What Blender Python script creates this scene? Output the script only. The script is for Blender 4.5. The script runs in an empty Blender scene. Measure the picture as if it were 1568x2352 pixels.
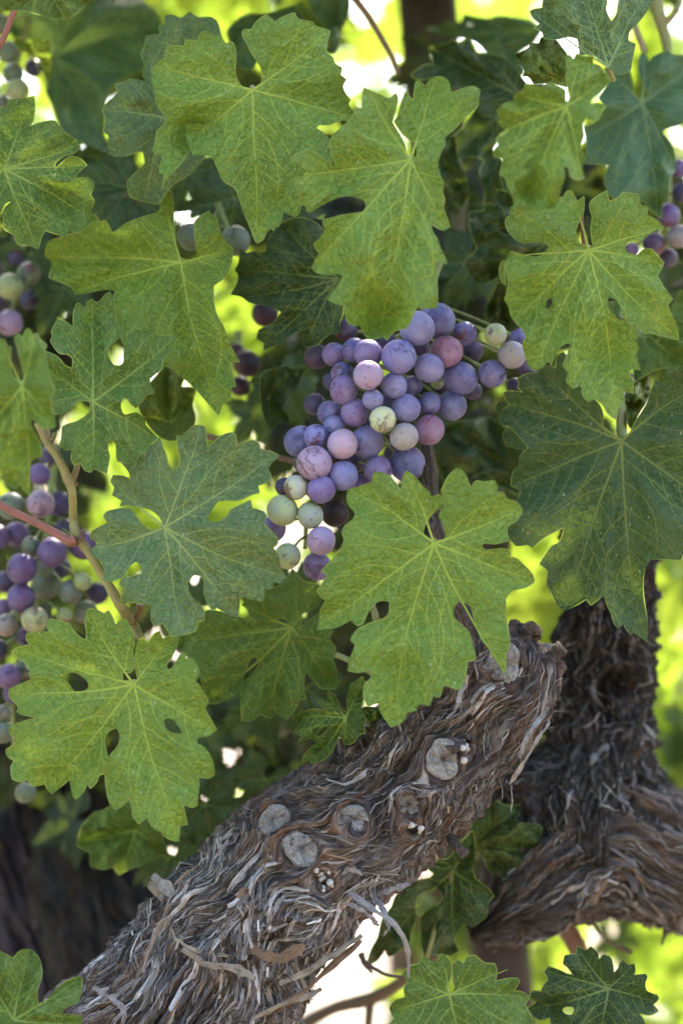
import bpy, math, random
import numpy as np
from mathutils import Vector, Matrix, Euler
from mathutils.geometry import delaunay_2d_cdt
from mathutils.kdtree import KDTree

R = math.radians
random.seed(7)
rng = np.random.default_rng(11)
scene = bpy.context.scene
COL = scene.collection

# ------------------------------------------------------------------ camera
CAMZ = 0.78                      # camera height above the ground, looking level along +Y
KPX = 0.47 / 2352.0              # metres per picture unit (1568 x 2352 frame) at one metre
cd = bpy.data.cameras.new('camera')
cam = bpy.data.objects.new('camera', cd)
COL.objects.link(cam)
cam.location = (0, 0, CAMZ)
cam.rotation_euler = (R(90), 0, 0)
cd.sensor_fit = 'VERTICAL'
cd.sensor_height = 36.0
cd.sensor_width = 24.0
cd.lens = 36.0 / 0.47
cd.clip_start = 0.02
cd.clip_end = 2000
cd.dof.use_dof = True
cd.dof.focus_distance = 0.965
cd.dof.aperture_fstop = 4.6
scene.camera = cam

# ------------------------------------------------------------------ sky, sun, exposure
SUN_EL, SUN_AZ = 50.0, 14.0      # the sun stands behind the vine, a little to the right
world = bpy.data.worlds.new('World')
scene.world = world
world.use_nodes = True
wn = world.node_tree.nodes
bg = wn['Background']
sky = wn.new('ShaderNodeTexSky')
sky.sky_type = 'NISHITA'
sky.sun_disc = False
sky.sun_elevation = R(SUN_EL)
sky.sun_rotation = R(SUN_AZ)
sky.air_density = 0.8
sky.dust_density = 3.5
sky.ozone_density = 0.7
world.node_tree.links.new(sky.outputs[0], bg.inputs[0])
bg.inputs[1].default_value = 0.15
sd = bpy.data.lights.new('sun', 'SUN')
sd.energy = 2.3
sd.angle = R(0.53)
sd.color = (1.0, 0.93, 0.80)
sun = bpy.data.objects.new('sun', sd)
COL.objects.link(sun)
sdir = Vector((math.sin(R(SUN_AZ)) * math.cos(R(SUN_EL)), math.cos(R(SUN_AZ)) * math.cos(R(SUN_EL)), math.sin(R(SUN_EL))))
sun.rotation_euler = (-sdir).to_track_quat('-Z', 'Y').to_euler()
sun.location = (0, 0, 6)
vs = scene.view_settings
vs.view_transform = 'Standard'
vs.look = 'None'
vs.exposure = 2.98
vs.gamma = 1.0
vs.use_curve_mapping = False
cy = scene.cycles
cy.use_denoising = True
cy.max_bounces = 6
cy.diffuse_bounces = 4
cy.use_adaptive_sampling = True
cy.adaptive_threshold = 0.02
cy.glossy_bounces = 2
cy.transmission_bounces = 4
cy.caustics_reflective = False
cy.caustics_refractive = False

# ------------------------------------------------------------------ helpers
def P(u, v, d):
    """picture unit (u right, v down, 1568 x 2352) at distance d -> point in the place"""
    return np.stack([(np.asarray(u, float) - 784) * KPX * d, np.asarray(d, float) + 0 * np.asarray(u, float),
                     CAMZ + (1176 - np.asarray(v, float)) * KPX * d], -1)

VIEW = {1: (0, 0), 2: (1200, 0), 3: (0, 900), 4: (1200, 900), 5: (0, 1800), 6: (1200, 1800), 7: (0, 2750), 8: (1200, 2750)}
VS = 1300 / 1568.0
FS = 2500 / 1568.0
def F(view, pts):
    """read-off coordinates of a close-up view -> picture units"""
    if isinstance(pts, str):
        pts = [tuple(float(c) for c in p.split(',')) for p in pts.split()]
    a = np.array(pts, float).reshape(-1, 2)
    if view == 0:
        return a
    o = VIEW[view]
    return (a * VS + np.array(o)) / FS

def _hash(ix, iy, iz, seed):
    h = (ix * 374761393 + iy * 668265263 + iz * 2147483647 + seed * 1274126177) & 0xFFFFFFFF
    h = ((h ^ (h >> 13)) * 1274126177) & 0xFFFFFFFF
    h = ((h ^ (h >> 16)) * 2246822519) & 0xFFFFFFFF
    return ((h ^ (h >> 15)) & 0xFFFF) / 65535.0 * 2 - 1
def noise(x, y, z=0.0, seed=0):
    seed = int(seed * 131) if isinstance(seed, float) else int(seed)
    """smooth value noise in [-1, 1]"""
    x, y, z = np.broadcast_arrays(np.asarray(x, float), np.asarray(y, float), np.asarray(z, float))
    ix, iy, iz = (np.floor(a).astype(np.int64) for a in (x, y, z))
    fx, fy, fz = x - ix, y - iy, z - iz
    fx, fy, fz = (f * f * f * (f * (f * 6 - 15) + 10) for f in (fx, fy, fz))
    out = 0
    for dx in (0, 1):
        for dy in (0, 1):
            for dz in (0, 1):
                w = (fx if dx else 1 - fx) * (fy if dy else 1 - fy) * (fz if dz else 1 - fz)
                out = out + w * _hash(ix + dx, iy + dy, iz + dz, seed)
    return out

def mesh_from(name, verts, faces, mat, smooth=True, attrs=None):
    me = bpy.data.meshes.new(name)
    verts = np.asarray(verts, float)
    me.from_pydata(verts.tolist(), [], [tuple(int(i) for i in f) for f in faces])
    if attrs:
        for k, a in attrs.items():
            a = np.asarray(a, np.float32)
            if a.ndim == 1:
                at = me.attributes.new(k, 'FLOAT', 'POINT'); at.data.foreach_set('value', a)
            else:
                at = me.attributes.new(k, 'FLOAT_VECTOR', 'POINT'); at.data.foreach_set('vector', a.reshape(-1))
    if smooth:
        me.polygons.foreach_set('use_smooth', [True] * len(me.polygons))
    me.materials.append(mat)
    me.update()
    return me

def world_loc(o):
    v = Vector(o.location)
    while o.parent:
        o = o.parent
        v += o.location
    return v

def obj(name, me, parent=None, loc=(0, 0, 0), color=None):
    """link a mesh as one object; loc is in the place, none of the parents is turned"""
    o = bpy.data.objects.new(name, me)
    COL.objects.link(o)
    o.location = Vector(loc) - (world_loc(parent) if parent else Vector((0, 0, 0)))
    if parent:
        o.parent = parent
    if color is not None:
        o.color = (*color[:3], 1.0)
    return o

def placed(name, verts, faces, mat, parent, origin=None, color=None, smooth=True, attrs=None):
    verts = np.asarray(verts, float)
    if origin is None:
        origin = verts.mean(0)
    me = mesh_from(name, verts - np.asarray(origin), faces, mat, smooth, attrs)
    return obj(name, me, parent, origin, color)

def empty(name, loc, label=None, cat=None, group=None):
    o = bpy.data.objects.new(name, None)
    COL.objects.link(o)
    o.location = loc
    o.empty_display_size = 0.05
    tag(o, label, cat, group)
    return o
def tag(o, label=None, cat=None, group=None, kind=None):
    if label: o['label'] = label
    if cat: o['category'] = cat
    if group: o['group'] = group
    if kind: o['kind'] = kind
    return o

def crom(pts, n=5, closed=True, sharp=False):
    """Catmull-Rom curve through the points"""
    p = np.asarray(pts, float)
    m = len(p)
    if not closed:
        p = np.vstack([2 * p[0] - p[1], p, 2 * p[-1] - p[-2]])
    out = []
    rngi = range(m) if closed else range(m - 1)
    for i in rngi:
        if closed:
            a, b, c, d = p[(i - 1) % m], p[i], p[(i + 1) % m], p[(i + 2) % m]
        else:
            a, b, c, d = p[i], p[i + 1], p[i + 2], p[i + 3]
        k = n if np.isscalar(n) else n
        for j in range(k):
            t = j / k
            ta, tb = 0.5 * (c - a), 0.5 * (d - b)
            L = np.linalg.norm(c - b) + 1e-9
            if sharp:
                for q, (x, y, z) in enumerate(((a, b, c), (b, c, d))):
                    e0, e1 = y - x, z - y
                    cs = (e0 @ e1) / (np.linalg.norm(e0) * np.linalg.norm(e1) + 1e-9)
                    fct = 0.12 if cs < 0.35 else (1.0 if cs > 0.8 else 0.12 + 0.88 * (cs - 0.35) / 0.45)
                    if q == 0: ta = ta * fct
                    else: tb = tb * fct
            for q in (0, 1):
                tt = (ta, tb)[q]
                l = np.linalg.norm(tt)
                if l > 1.1 * L:
                    if q == 0: ta = tt * (1.1 * L / l)
                    else: tb = tt * (1.1 * L / l)
            h = np.array([2 * t**3 - 3 * t**2 + 1, t**3 - 2 * t**2 + t, -2 * t**3 + 3 * t**2, t**3 - t**2])
            out.append(h[0] * b + h[1] * ta + h[2] * c + h[3] * tb)
    if not closed:
        out.append(np.asarray(pts, float)[-1])
    return np.array(out)

def inside(poly, q):
    """winding number test, q (n, 2)"""
    x, y = q[:, 0], q[:, 1]
    w = np.zeros(len(q), int)
    a, b = poly, np.roll(poly, -1, 0)
    for (x0, y0), (x1, y1) in zip(a, b):
        if y0 == y1: continue
        cr = (x1 - x0) * (y - y0) - (x - x0) * (y1 - y0)
        up = (y0 <= y) & (y1 > y) & (cr > 0)
        dn = (y0 > y) & (y1 <= y) & (cr < 0)
        w += up.astype(int) - dn.astype(int)
    return w != 0

def seg_dist(q, line):
    """distance from points q (n,2) to a polyline (m,2)"""
    best = np.full(len(q), 1e9)
    for a, b in zip(line[:-1], line[1:]):
        ab = b - a
        t = np.clip(((q - a) @ ab) / (ab @ ab + 1e-9), 0, 1)
        best = np.minimum(best, np.linalg.norm(q - (a + t[:, None] * ab), axis=1))
    return best

def tube(path, radii, nside=8, cap=True, rough=0.0, seed=0):
    """tube round a 3-D path; returns verts, faces"""
    path = np.asarray(path, float)
    n = len(path)
    radii = np.broadcast_to(np.asarray(radii, float), (n,))
    T = np.gradient(path, axis=0)
    T /= np.linalg.norm(T, axis=1)[:, None] + 1e-12
    ref = np.array([0.31, -0.9, 0.28])
    N = ref - (T @ ref)[:, None] * T
    N /= np.linalg.norm(N, axis=1)[:, None] + 1e-9
    B = np.cross(T, N)
    th = np.linspace(0, 2 * math.pi, nside, endpoint=False)
    rr = radii[:, None] * np.ones(nside)
    if rough:
        rr = rr * (1 + rough * noise(np.arange(n)[:, None] * 0.9, np.arange(nside)[None] * 1.3, seed * 3.1, seed))
    V = path[:, None] + rr[..., None] * (np.cos(th)[None, :, None] * N[:, None] + np.sin(th)[None, :, None] * B[:, None])
    V = V.reshape(-1, 3)
    Fc = []
    for i in range(n - 1):
        for j in range(nside):
            k = (j + 1) % nside
            Fc.append((i * nside + j, i * nside + k, (i + 1) * nside + k, (i + 1) * nside + j))
    if cap:
        Fc.append(tuple(range(nside))[::-1])
        Fc.append(tuple((n - 1) * nside + j for j in range(nside)))
    return V, Fc

def join(parts):
    V, Fc, o = [], [], 0
    for v, f in parts:
        V.append(np.asarray(v)); Fc += [tuple(i + o for i in q) for q in f]; o += len(v)
    return np.vstack(V), Fc

# ------------------------------------------------------------------ materials
class NT:
    """small wrapper to write node trees"""
    def __init__(self, name):
        self.m = bpy.data.materials.new(name)
        self.m.use_nodes = True
        self.t = self.m.node_tree
        self.t.nodes.clear()
        self.out = self.t.nodes.new('ShaderNodeOutputMaterial')
    def n(self, typ, **kw):
        nd = self.t.nodes.new('ShaderNode' + typ)
        ins = kw.pop('ins', {})
        for k, v in kw.items():
            setattr(nd, k, v)
        for k, v in ins.items():
            self.set(nd.inputs[k], v)
        return nd
    def set(self, sock, v):
        if isinstance(v, bpy.types.NodeSocket):
            self.t.links.new(v, sock)
        elif hasattr(sock, 'default_value'):
            if isinstance(v, (tuple, list)) and len(v) == 3 and sock.type == 'RGBA':
                v = (*v, 1)
            sock.default_value = v
    def math(self, op, a, b=0.0, c=None, clamp=False):
        nd = self.n('Math', operation=op, use_clamp=clamp)
        self.set(nd.inputs[0], a); self.set(nd.inputs[1], b)
        if c is not None: self.set(nd.inputs[2], c)
        return nd.outputs[0]
    def mix(self, fac, a, b, blend='MIX'):
        nd = self.n('Mix', data_type='RGBA', blend_type=blend)
        self.set(nd.inputs[0], fac); self.set(nd.inputs[6], a); self.set(nd.inputs[7], b)
        return nd.outputs[2]
    def ramp(self, fac, stops):
        nd = self.n('ValToRGB')
        el = nd.color_ramp.elements
        while len(el) < len(stops): el.new(0.5)
        for e, (p, c) in zip(el, stops):
            e.position = p
            e.color = (*c, 1) if isinstance(c, (tuple, list)) else (c, c, c, 1)
        self.set(nd.inputs[0], fac)
        return nd.outputs[0]
    def step(self, v, lo, hi):
        nd = self.n('MapRange', clamp=True)
        self.set(nd.inputs[0], v); nd.inputs[1].default_value = lo; nd.inputs[2].default_value = hi
        return nd.outputs[0]
    def noise(self, vec, scale, detail=3, rough=0.55, dist=0.0):
        nd = self.n('TexNoise', ins={'Scale': scale, 'Detail': detail, 'Roughness': rough, 'Distortion': dist})
        if vec is not None: self.set(nd.inputs['Vector'], vec)
        return nd.outputs[0]
    def voro(self, vec, scale, feature='F1', rnd=1.0):
        nd = self.n('TexVoronoi', feature=feature, ins={'Scale': scale, 'Randomness': rnd})
        if vec is not None: self.set(nd.inputs['Vector'], vec)
        return nd
    def bump(self, h, strength, dist, normal=None):
        nd = self.n('Bump', ins={'Strength': strength, 'Distance': dist, 'Height': h})
        if normal is not None: self.set(nd.inputs['Normal'], normal)
        return nd.outputs[0]
    def finish(self, shader):
        self.t.links.new(shader, self.out.inputs[0])
        return self.m

def leaf_material(name, trans=0.42, detail=True, quilt=0.45):
    k = NT(name)
    info = k.n('ObjectInfo')
    base = info.outputs['Color']
    rnd = info.outputs['Random']
    at = k.n('Attribute', attribute_name='leafuv').outputs['Vector']
    vd = k.n('Attribute', attribute_name='veind').outputs['Fac']
    off = k.n('VectorMath', operation='SCALE')
    cmb = k.n('CombineXYZ', ins={0: rnd, 1: rnd, 2: rnd})
    k.set(off.inputs[0], cmb.outputs[0]); off.inputs['Scale'].default_value = 37.0
    add = k.n('VectorMath', operation='ADD')
    k.set(add.inputs[0], at); k.set(add.inputs[1], off.outputs[0])
    vec = add.outputs[0]                                   # leafuv is in units of the leaf radius
    blotch = k.noise(vec, 2.2, 3)
    lighter = k.mix(1.0, base, (1.25, 1.27, 1.2), 'MULTIPLY')
    darker = k.mix(1.0, base, (0.62, 0.72, 0.85), 'MULTIPLY')
    pale = k.mix(1.0, base, (2.3, 1.8, 2.2), 'MULTIPLY')
    col = k.mix(k.math('MULTIPLY', k.step(blotch, 0.35, 0.7), 0.6), base, lighter)
    col = k.mix(k.math('MULTIPLY', k.step(k.noise(vec, 5.0, 4), 0.5, 0.75), 0.45), col, darker)
    # paler, yellower along the veins
    near = k.math('SUBTRACT', 1.0, k.step(vd, 0.0, 0.10))
    col = k.mix(k.math('MULTIPLY', near, 0.30), col, pale)
    net = k.voro(vec, 13.0, 'DISTANCE_TO_EDGE').outputs['Distance']
    net2 = k.voro(vec, 34.0, 'DISTANCE_TO_EDGE').outputs['Distance']
    lines = k.math('SUBTRACT', 1.0, k.step(net, 0.0, 0.06))
    col = k.mix(k.math('MULTIPLY', lines, 0.22), col, pale)
    if detail:
        # dried spray specks and a few brown blemishes
        st = k.n('Mapping', ins={'Scale': (1.0, 0.55, 1.0), 'Rotation': (0, 0, 0.6)})
        k.set(st.inputs[0], vec)
        vo = k.voro(st.outputs[0], 21.0)
        dist = k.math('SUBTRACT', 1.0, k.step(vo.outputs['Distance'], 0.06, 0.16))
        sep = k.n('SeparateColor'); k.set(sep.inputs[0], vo.outputs['Color'])
        pick = k.math('GREATER_THAN', sep.outputs[0], 0.45)
        patch = k.step(k.noise(vec, 1.6, 2), 0.36, 0.56)
        col = k.mix(k.math('MULTIPLY', k.math('MULTIPLY', dist, pick), k.math('MULTIPLY', patch, 0.75)), col, (0.52, 0.55, 0.42))
        vb = k.voro(vec, 3.1)
        sb = k.n('SeparateColor'); k.set(sb.inputs[0], vb.outputs['Color'])
        bd = k.math('MULTIPLY', k.math('SUBTRACT', 1.0, k.step(k.math('ADD', vb.outputs['Distance'], k.math('MULTIPLY', k.noise(vec, 24.0, 2), 0.08)), 0.07, 0.10)), k.math('GREATER_THAN', sb.outputs[1], 0.8))
        col = k.mix(k.math('MULTIPLY', bd, 0.8), col, (0.24, 0.13, 0.06))
    h = k.math('ADD', k.math('MULTIPLY', k.math('POWER', k.step(net, 0.0, 0.42), 0.6), 0.8), k.math('MULTIPLY', k.step(net2, 0.0, 0.35), 0.28))
    h = k.math('ADD', h, k.math('MULTIPLY', k.noise(vec, 5.5, 3), 1.3))
    nrm = k.bump(h, quilt, 0.0010)
    rough = k.math('ADD', 0.40, k.math('MULTIPLY', k.noise(vec, 9.0, 2), 0.22))
    pb = k.n('BsdfPrincipled', ins={'Base Color': col, 'Roughness': rough, 'Specular IOR Level': 0.42, 'Normal': nrm})
    tcol = k.mix(0.62, k.mix(1.0, col, (2.2, 2.0, 1.0), 'MULTIPLY'), (0.29, 0.40, 0.045))
    tcol = k.mix(1.0, tcol, k.mix(k.step(net, 0.0, 0.25), (0.82, 0.86, 0.8), (1, 1, 1)), 'MULTIPLY')
    tcol = k.mix(k.math('MULTIPLY', near, 0.18), tcol, (0.10, 0.16, 0.02))
    tr = k.n('BsdfTranslucent', ins={'Color': tcol, 'Normal': nrm})
    ms = k.n('MixShader', ins={0: trans})
    k.set(ms.inputs[1], pb.outputs[0]); k.set(ms.inputs[2], tr.outputs[0])
    return k.finish(ms.outputs[0])

def far_leaf_material(name, trans):
    k = NT(name)
    base = k.n('ObjectInfo').outputs['Color']
    vec = k.n('Attribute', attribute_name='leafuv').outputs['Vector']
    col = k.mix(k.step(k.noise(vec, 3.0, 2), 0.35, 0.7), base, k.mix(1.0, base, (1.45, 1.35, 1.3), 'MULTIPLY'))
    pb = k.n('BsdfPrincipled', ins={'Base Color': col, 'Roughness': 0.5, 'Specular IOR Level': 0.32})
    tr = k.n('BsdfTranslucent', ins={'Color': k.mix(0.62, k.mix(1.0, col, (2.2, 2.0, 1.0), 'MULTIPLY'), (0.29, 0.40, 0.045))})
    ms = k.n('MixShader', ins={0: trans}); k.set(ms.inputs[1], pb.outputs[0]); k.set(ms.inputs[2], tr.outputs[0])
    return k.finish(ms.outputs[0])

def vein_material():
    k = NT('leaf_vein')
    c = k.n('ObjectInfo').outputs['Color']
    pb = k.n('BsdfPrincipled', ins={'Base Color': c, 'Roughness': 0.5, 'Specular IOR Level': 0.3})
    tr = k.n('BsdfTranslucent', ins={'Color': c})
    ms = k.n('MixShader', ins={0: 0.25}); k.set(ms.inputs[1], pb.outputs[0]); k.set(ms.inputs[2], tr.outputs[0])
    return k.finish(ms.outputs[0])

def plain_leafy(name, col, trans=0.3, rough=0.5):
    k = NT(name)
    info = k.n('ObjectInfo')
    tc = k.n('TexCoord').outputs['Object']
    c = k.mix(k.noise(tc, 220.0, 3), col, tuple(x * 0.72 for x in col))
    pb = k.n('BsdfPrincipled', ins={'Base Color': c, 'Roughness': rough, 'Specular IOR Level': 0.35})
    tr = k.n('BsdfTranslucent', ins={'Color': c})
    ms = k.n('MixShader', ins={0: trans}); k.set(ms.inputs[1], pb.outputs[0]); k.set(ms.inputs[2], tr.outputs[0])
    return k.finish(ms.outputs[0])

def stem_material():
    k = NT('green_stem')
    info = k.n('ObjectInfo')
    tc = k.n('TexCoord').outputs['Object']
    base = info.outputs['Color']
    c = k.mix(k.step(k.noise(tc, 90.0, 4), 0.35, 0.75), base, k.mix(0.5, base, (0.17, 0.075, 0.045)))
    c = k.mix(k.math('MULTIPLY', k.step(k.noise(tc, 420.0, 3), 0.55, 0.7), 0.4), c, (0.09, 0.05, 0.03))
    pb = k.n('BsdfPrincipled', ins={'Base Color': c, 'Roughness': 0.5, 'Specular IOR Level': 0.35, 'Normal': k.bump(k.noise(tc, 350.0, 3), 0.4, 0.0006)})
    return k.finish(pb.outputs[0])

def grape_material():
    k = NT('grape_skin')
    info = k.n('ObjectInfo')
    rnd = info.outputs['Random']
    base = info.outputs['Color']
    tc = k.n('TexCoord').outputs['Object']
    cmb = k.n('CombineXYZ', ins={0: rnd, 1: k.math('MULTIPLY', rnd, 7.3), 2: k.math('MULTIPLY', rnd, 3.7)})
    add = k.n('VectorMath', operation='ADD'); k.set(add.inputs[0], tc); k.set(add.inputs[1], cmb.outputs[0])
    vec = add.outputs[0]
    # ripening: patches of greener or redder skin
    skin = k.mix(k.math('MULTIPLY', k.step(k.noise(vec, 70.0, 2), 0.42, 0.7), 0.45), base, k.mix(0.5, base, (0.20, 0.045, 0.085)))
    bloom = k.step(k.noise(vec, 110.0, 5, 0.66), 0.38, 0.62)
    dust = k.mix(0.58, skin, (0.345, 0.325, 0.56))
    col = k.mix(k.math('MULTIPLY', info.outputs['Alpha'], k.math('ADD', 0.10, k.math('MULTIPLY', bloom, 0.62))), skin, dust)
    # rubbed patches where the bloom is gone
    rub = k.math('MULTIPLY', k.step(k.noise(vec, 95.0, 6, 0.72, 0.6), 0.55, 0.61), k.math('GREATER_THAN', k.math('FRACT', k.math('MULTIPLY', rnd, 17.3)), 0.3))
    col = k.mix(k.math('MULTIPLY', rub, 0.85), col, k.mix(0.3, (0.045, 0.025, 0.05), skin))
    scr = k.math('MULTIPLY', k.step(k.noise(vec, 60.0, 3), 0.58, 0.64), k.math('GREATER_THAN', k.math('FRACT', k.math('MULTIPLY', rnd, 29.1)), 0.72))
    col = k.mix(k.math('MULTIPLY', scr, 0.8), col, (0.15, 0.05, 0.045))
    # lenticels
    vo = k.voro(vec, 330.0)
    sp = k.n('SeparateColor'); k.set(sp.inputs[0], vo.outputs['Color'])
    dots = k.math('MULTIPLY', k.math('SUBTRACT', 1.0, k.step(vo.outputs['Distance'], 0.10, 0.22)), k.math('GREATER_THAN', sp.outputs[0], 0.5))
    col = k.mix(k.math('MULTIPLY', dots, 0.7), col, (0.075, 0.035, 0.035))
    nrm = k.bump(k.math('SUBTRACT', k.noise(vec, 160.0, 3), k.math('MULTIPLY', dots, 0.5)), 0.25, 0.0005)
    pb = k.n('BsdfPrincipled', ins={'Base Color': col, 'Roughness': k.math('SUBTRACT', 0.47, k.math('MULTIPLY', rub, 0.25)), 'Specular IOR Level': 0.35, 'Normal': nrm})
    return k.finish(pb.outputs[0])

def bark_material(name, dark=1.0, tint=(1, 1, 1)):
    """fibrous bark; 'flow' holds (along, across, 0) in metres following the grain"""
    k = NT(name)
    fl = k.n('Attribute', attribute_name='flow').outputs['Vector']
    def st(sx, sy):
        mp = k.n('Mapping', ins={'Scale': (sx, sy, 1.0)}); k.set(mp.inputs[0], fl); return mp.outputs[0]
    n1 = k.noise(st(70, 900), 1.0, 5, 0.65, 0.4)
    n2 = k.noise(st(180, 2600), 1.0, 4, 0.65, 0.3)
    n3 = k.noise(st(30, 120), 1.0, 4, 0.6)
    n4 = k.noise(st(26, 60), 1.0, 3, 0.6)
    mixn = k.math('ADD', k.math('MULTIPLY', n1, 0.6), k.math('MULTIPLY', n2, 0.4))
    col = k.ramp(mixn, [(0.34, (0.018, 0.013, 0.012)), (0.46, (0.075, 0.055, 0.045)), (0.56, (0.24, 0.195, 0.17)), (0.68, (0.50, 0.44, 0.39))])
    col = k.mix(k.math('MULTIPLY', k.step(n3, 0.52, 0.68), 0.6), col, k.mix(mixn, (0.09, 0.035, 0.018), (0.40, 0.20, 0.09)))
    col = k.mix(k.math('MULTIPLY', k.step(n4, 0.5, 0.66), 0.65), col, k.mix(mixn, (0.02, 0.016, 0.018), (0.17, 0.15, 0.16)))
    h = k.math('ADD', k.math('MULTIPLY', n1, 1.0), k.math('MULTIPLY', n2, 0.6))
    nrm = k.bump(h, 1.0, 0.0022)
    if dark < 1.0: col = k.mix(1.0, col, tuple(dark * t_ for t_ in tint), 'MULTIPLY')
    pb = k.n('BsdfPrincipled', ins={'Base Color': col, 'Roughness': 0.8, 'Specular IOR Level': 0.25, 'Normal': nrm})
    return k.finish(pb.outputs[0])

def strip_material():
    k = NT('bark_fibre')
    info = k.n('ObjectInfo')
    base = info.outputs['Color']
    fl = k.n('Attribute', attribute_name='flow').outputs['Vector']
    mp = k.n('Mapping', ins={'Scale': (90, 1500, 1.0)}); k.set(mp.inputs[0], fl)
    n1 = k.noise(mp.outputs[0], 1.0, 4, 0.65)
    mp2 = k.n('Mapping', ins={'Scale': (60, 60, 1.0)}); k.set(mp2.inputs[0], fl)
    n2 = k.noise(mp2.outputs[0], 1.0, 3)
    sh = k.n('MapRange'); k.set(sh.inputs[0], k.math('ADD', k.math('MULTIPLY', n1, 0.65), k.math('MULTIPLY', n2, 0.35)))
    for i, v in ((1, 0.3), (2, 0.7), (3, 0.2), (4, 1.75)): sh.inputs[i].default_value = v
    col = k.mix(1.0, base, k.n('CombineXYZ', ins={0: sh.outputs[0], 1: sh.outputs[0], 2: sh.outputs[0]}).outputs[0], 'MULTIPLY')
    sz = k.n('SeparateXYZ'); k.set(sz.inputs[0], fl)
    z = sz.outputs[2]
    col = k.mix(1.0, col, k.n('CombineXYZ', ins={0: z, 1: z, 2: z}).outputs[0], 'MULTIPLY')
    pb = k.n('BsdfPrincipled', ins={'Base Color': col, 'Roughness': 0.72, 'Specular IOR Level': 0.3, 'Normal': k.bump(n1, 0.9, 0.0008)})
    return k.finish(pb.outputs[0])

def scar_material():
    k = NT('cut_wood')
    tc = k.n('TexCoord').outputs['Object']
    fl = k.n('Attribute', attribute_name='flow').outputs['Vector']      # (radius, angle * 1, 0) of the cut face
    mp = k.n('Mapping', ins={'Scale': (2.5, 9.0, 1.0)}); k.set(mp.inputs[0], fl)
    rays = k.noise(mp.outputs[0], 1.0, 5, 0.7)
    mp2 = k.n('Mapping', ins={'Scale': (14.0, 1.2, 1.0)}); k.set(mp2.inputs[0], fl)
    rings = k.noise(mp2.outputs[0], 1.0, 3)
    t = k.math('ADD', k.math('MULTIPLY', rays, 0.65), k.math('MULTIPLY', rings, 0.35))
    col = k.ramp(t, [(0.30, (0.07, 0.06, 0.055)), (0.47, (0.25, 0.23, 0.215)), (0.66, (0.52, 0.49, 0.46))])
    stain = k.step(k.noise(tc, 160.0, 3), 0.48, 0.66)
    col = k.mix(k.math('MULTIPLY', stain, 0.75), col, k.mix(t, (0.04, 0.025, 0.018), (0.26, 0.17, 0.11)))
    pb = k.n('BsdfPrincipled', ins={'Base Color': col, 'Roughness': 0.75, 'Specular IOR Level': 0.3, 'Normal': k.bump(t, 1.0, 0.0014)})
    return k.finish(pb.outputs[0])

def simple_noise_material(name, c0, c1, scale, rough=0.85, bump=0.0, bdist=0.01):
    k = NT(name)
    tc = k.n('TexCoord').outputs['Object']
    nn = k.noise(tc, scale, 6, 0.65)
    col = k.ramp(nn, [(0.35, c0), (0.65, c1)])
    ins = {'Base Color': col, 'Roughness': rough, 'Specular IOR Level': 0.3}
    if bump: ins['Normal'] = k.bump(nn, bump, bdist)
    return k.finish(k.n('BsdfPrincipled', ins=ins).outputs[0])

M_LEAF = leaf_material('vine_leaf', 0.14, quilt=1.25)
M_DARKLEAF = leaf_material('dark_vine_leaf', 0.09, quilt=1.2)
M_BLISTER = leaf_material('blistered_vine_leaf', 0.10, quilt=1.0)
M_FARLEAF = far_leaf_material('vine_leaf_behind', 0.5)
M_INNER = far_leaf_material('leaf_dimmed_for_shade', 0.10)  # low translucency keeps these leaves dark, standing in for canopy shade
M_VEIN = vein_material()
M_EDGE = plain_leafy('leaf_margin', (0.34, 0.42, 0.09), 0.5)  # paler than the blade: backlit edge glow put into the colour
M_STEM = stem_material()
M_GRAPE = grape_material()
M_BARK = bark_material('vine_bark', 0.95, (1.03, 0.98, 0.97))
M_BLUEBARK = bark_material('skylight_tinted_bark', 0.85, (0.82, 0.86, 1.2))  # blue cast of the sky light put into the bark tint
M_SHADEBARK = bark_material('shade_darkened_bark', 0.28)  # bark darkened so its colour carries the shade on the trunks
M_OLDBARK = bark_material('brown_bark', 0.72, (1.0, 0.98, 1.0))
M_STRIP = strip_material()
M_SCAR = scar_material()
M_KNOB = simple_noise_material('dried_bud_wood', (0.30, 0.27, 0.25), (0.55, 0.51, 0.48), 400.0)
M_POST = simple_noise_material('dark_post_wood', (0.035, 0.024, 0.022), (0.075, 0.055, 0.05), 60.0, 0.85, 0.5, 0.004)
M_WIRE = simple_noise_material('old_wire', (0.05, 0.045, 0.045), (0.11, 0.10, 0.09), 200.0, 0.6)
M_SOIL = simple_noise_material('dry_soil', (0.20, 0.155, 0.12), (0.34, 0.285, 0.23), 5.0, 0.95, 0.6, 0.03)

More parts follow.
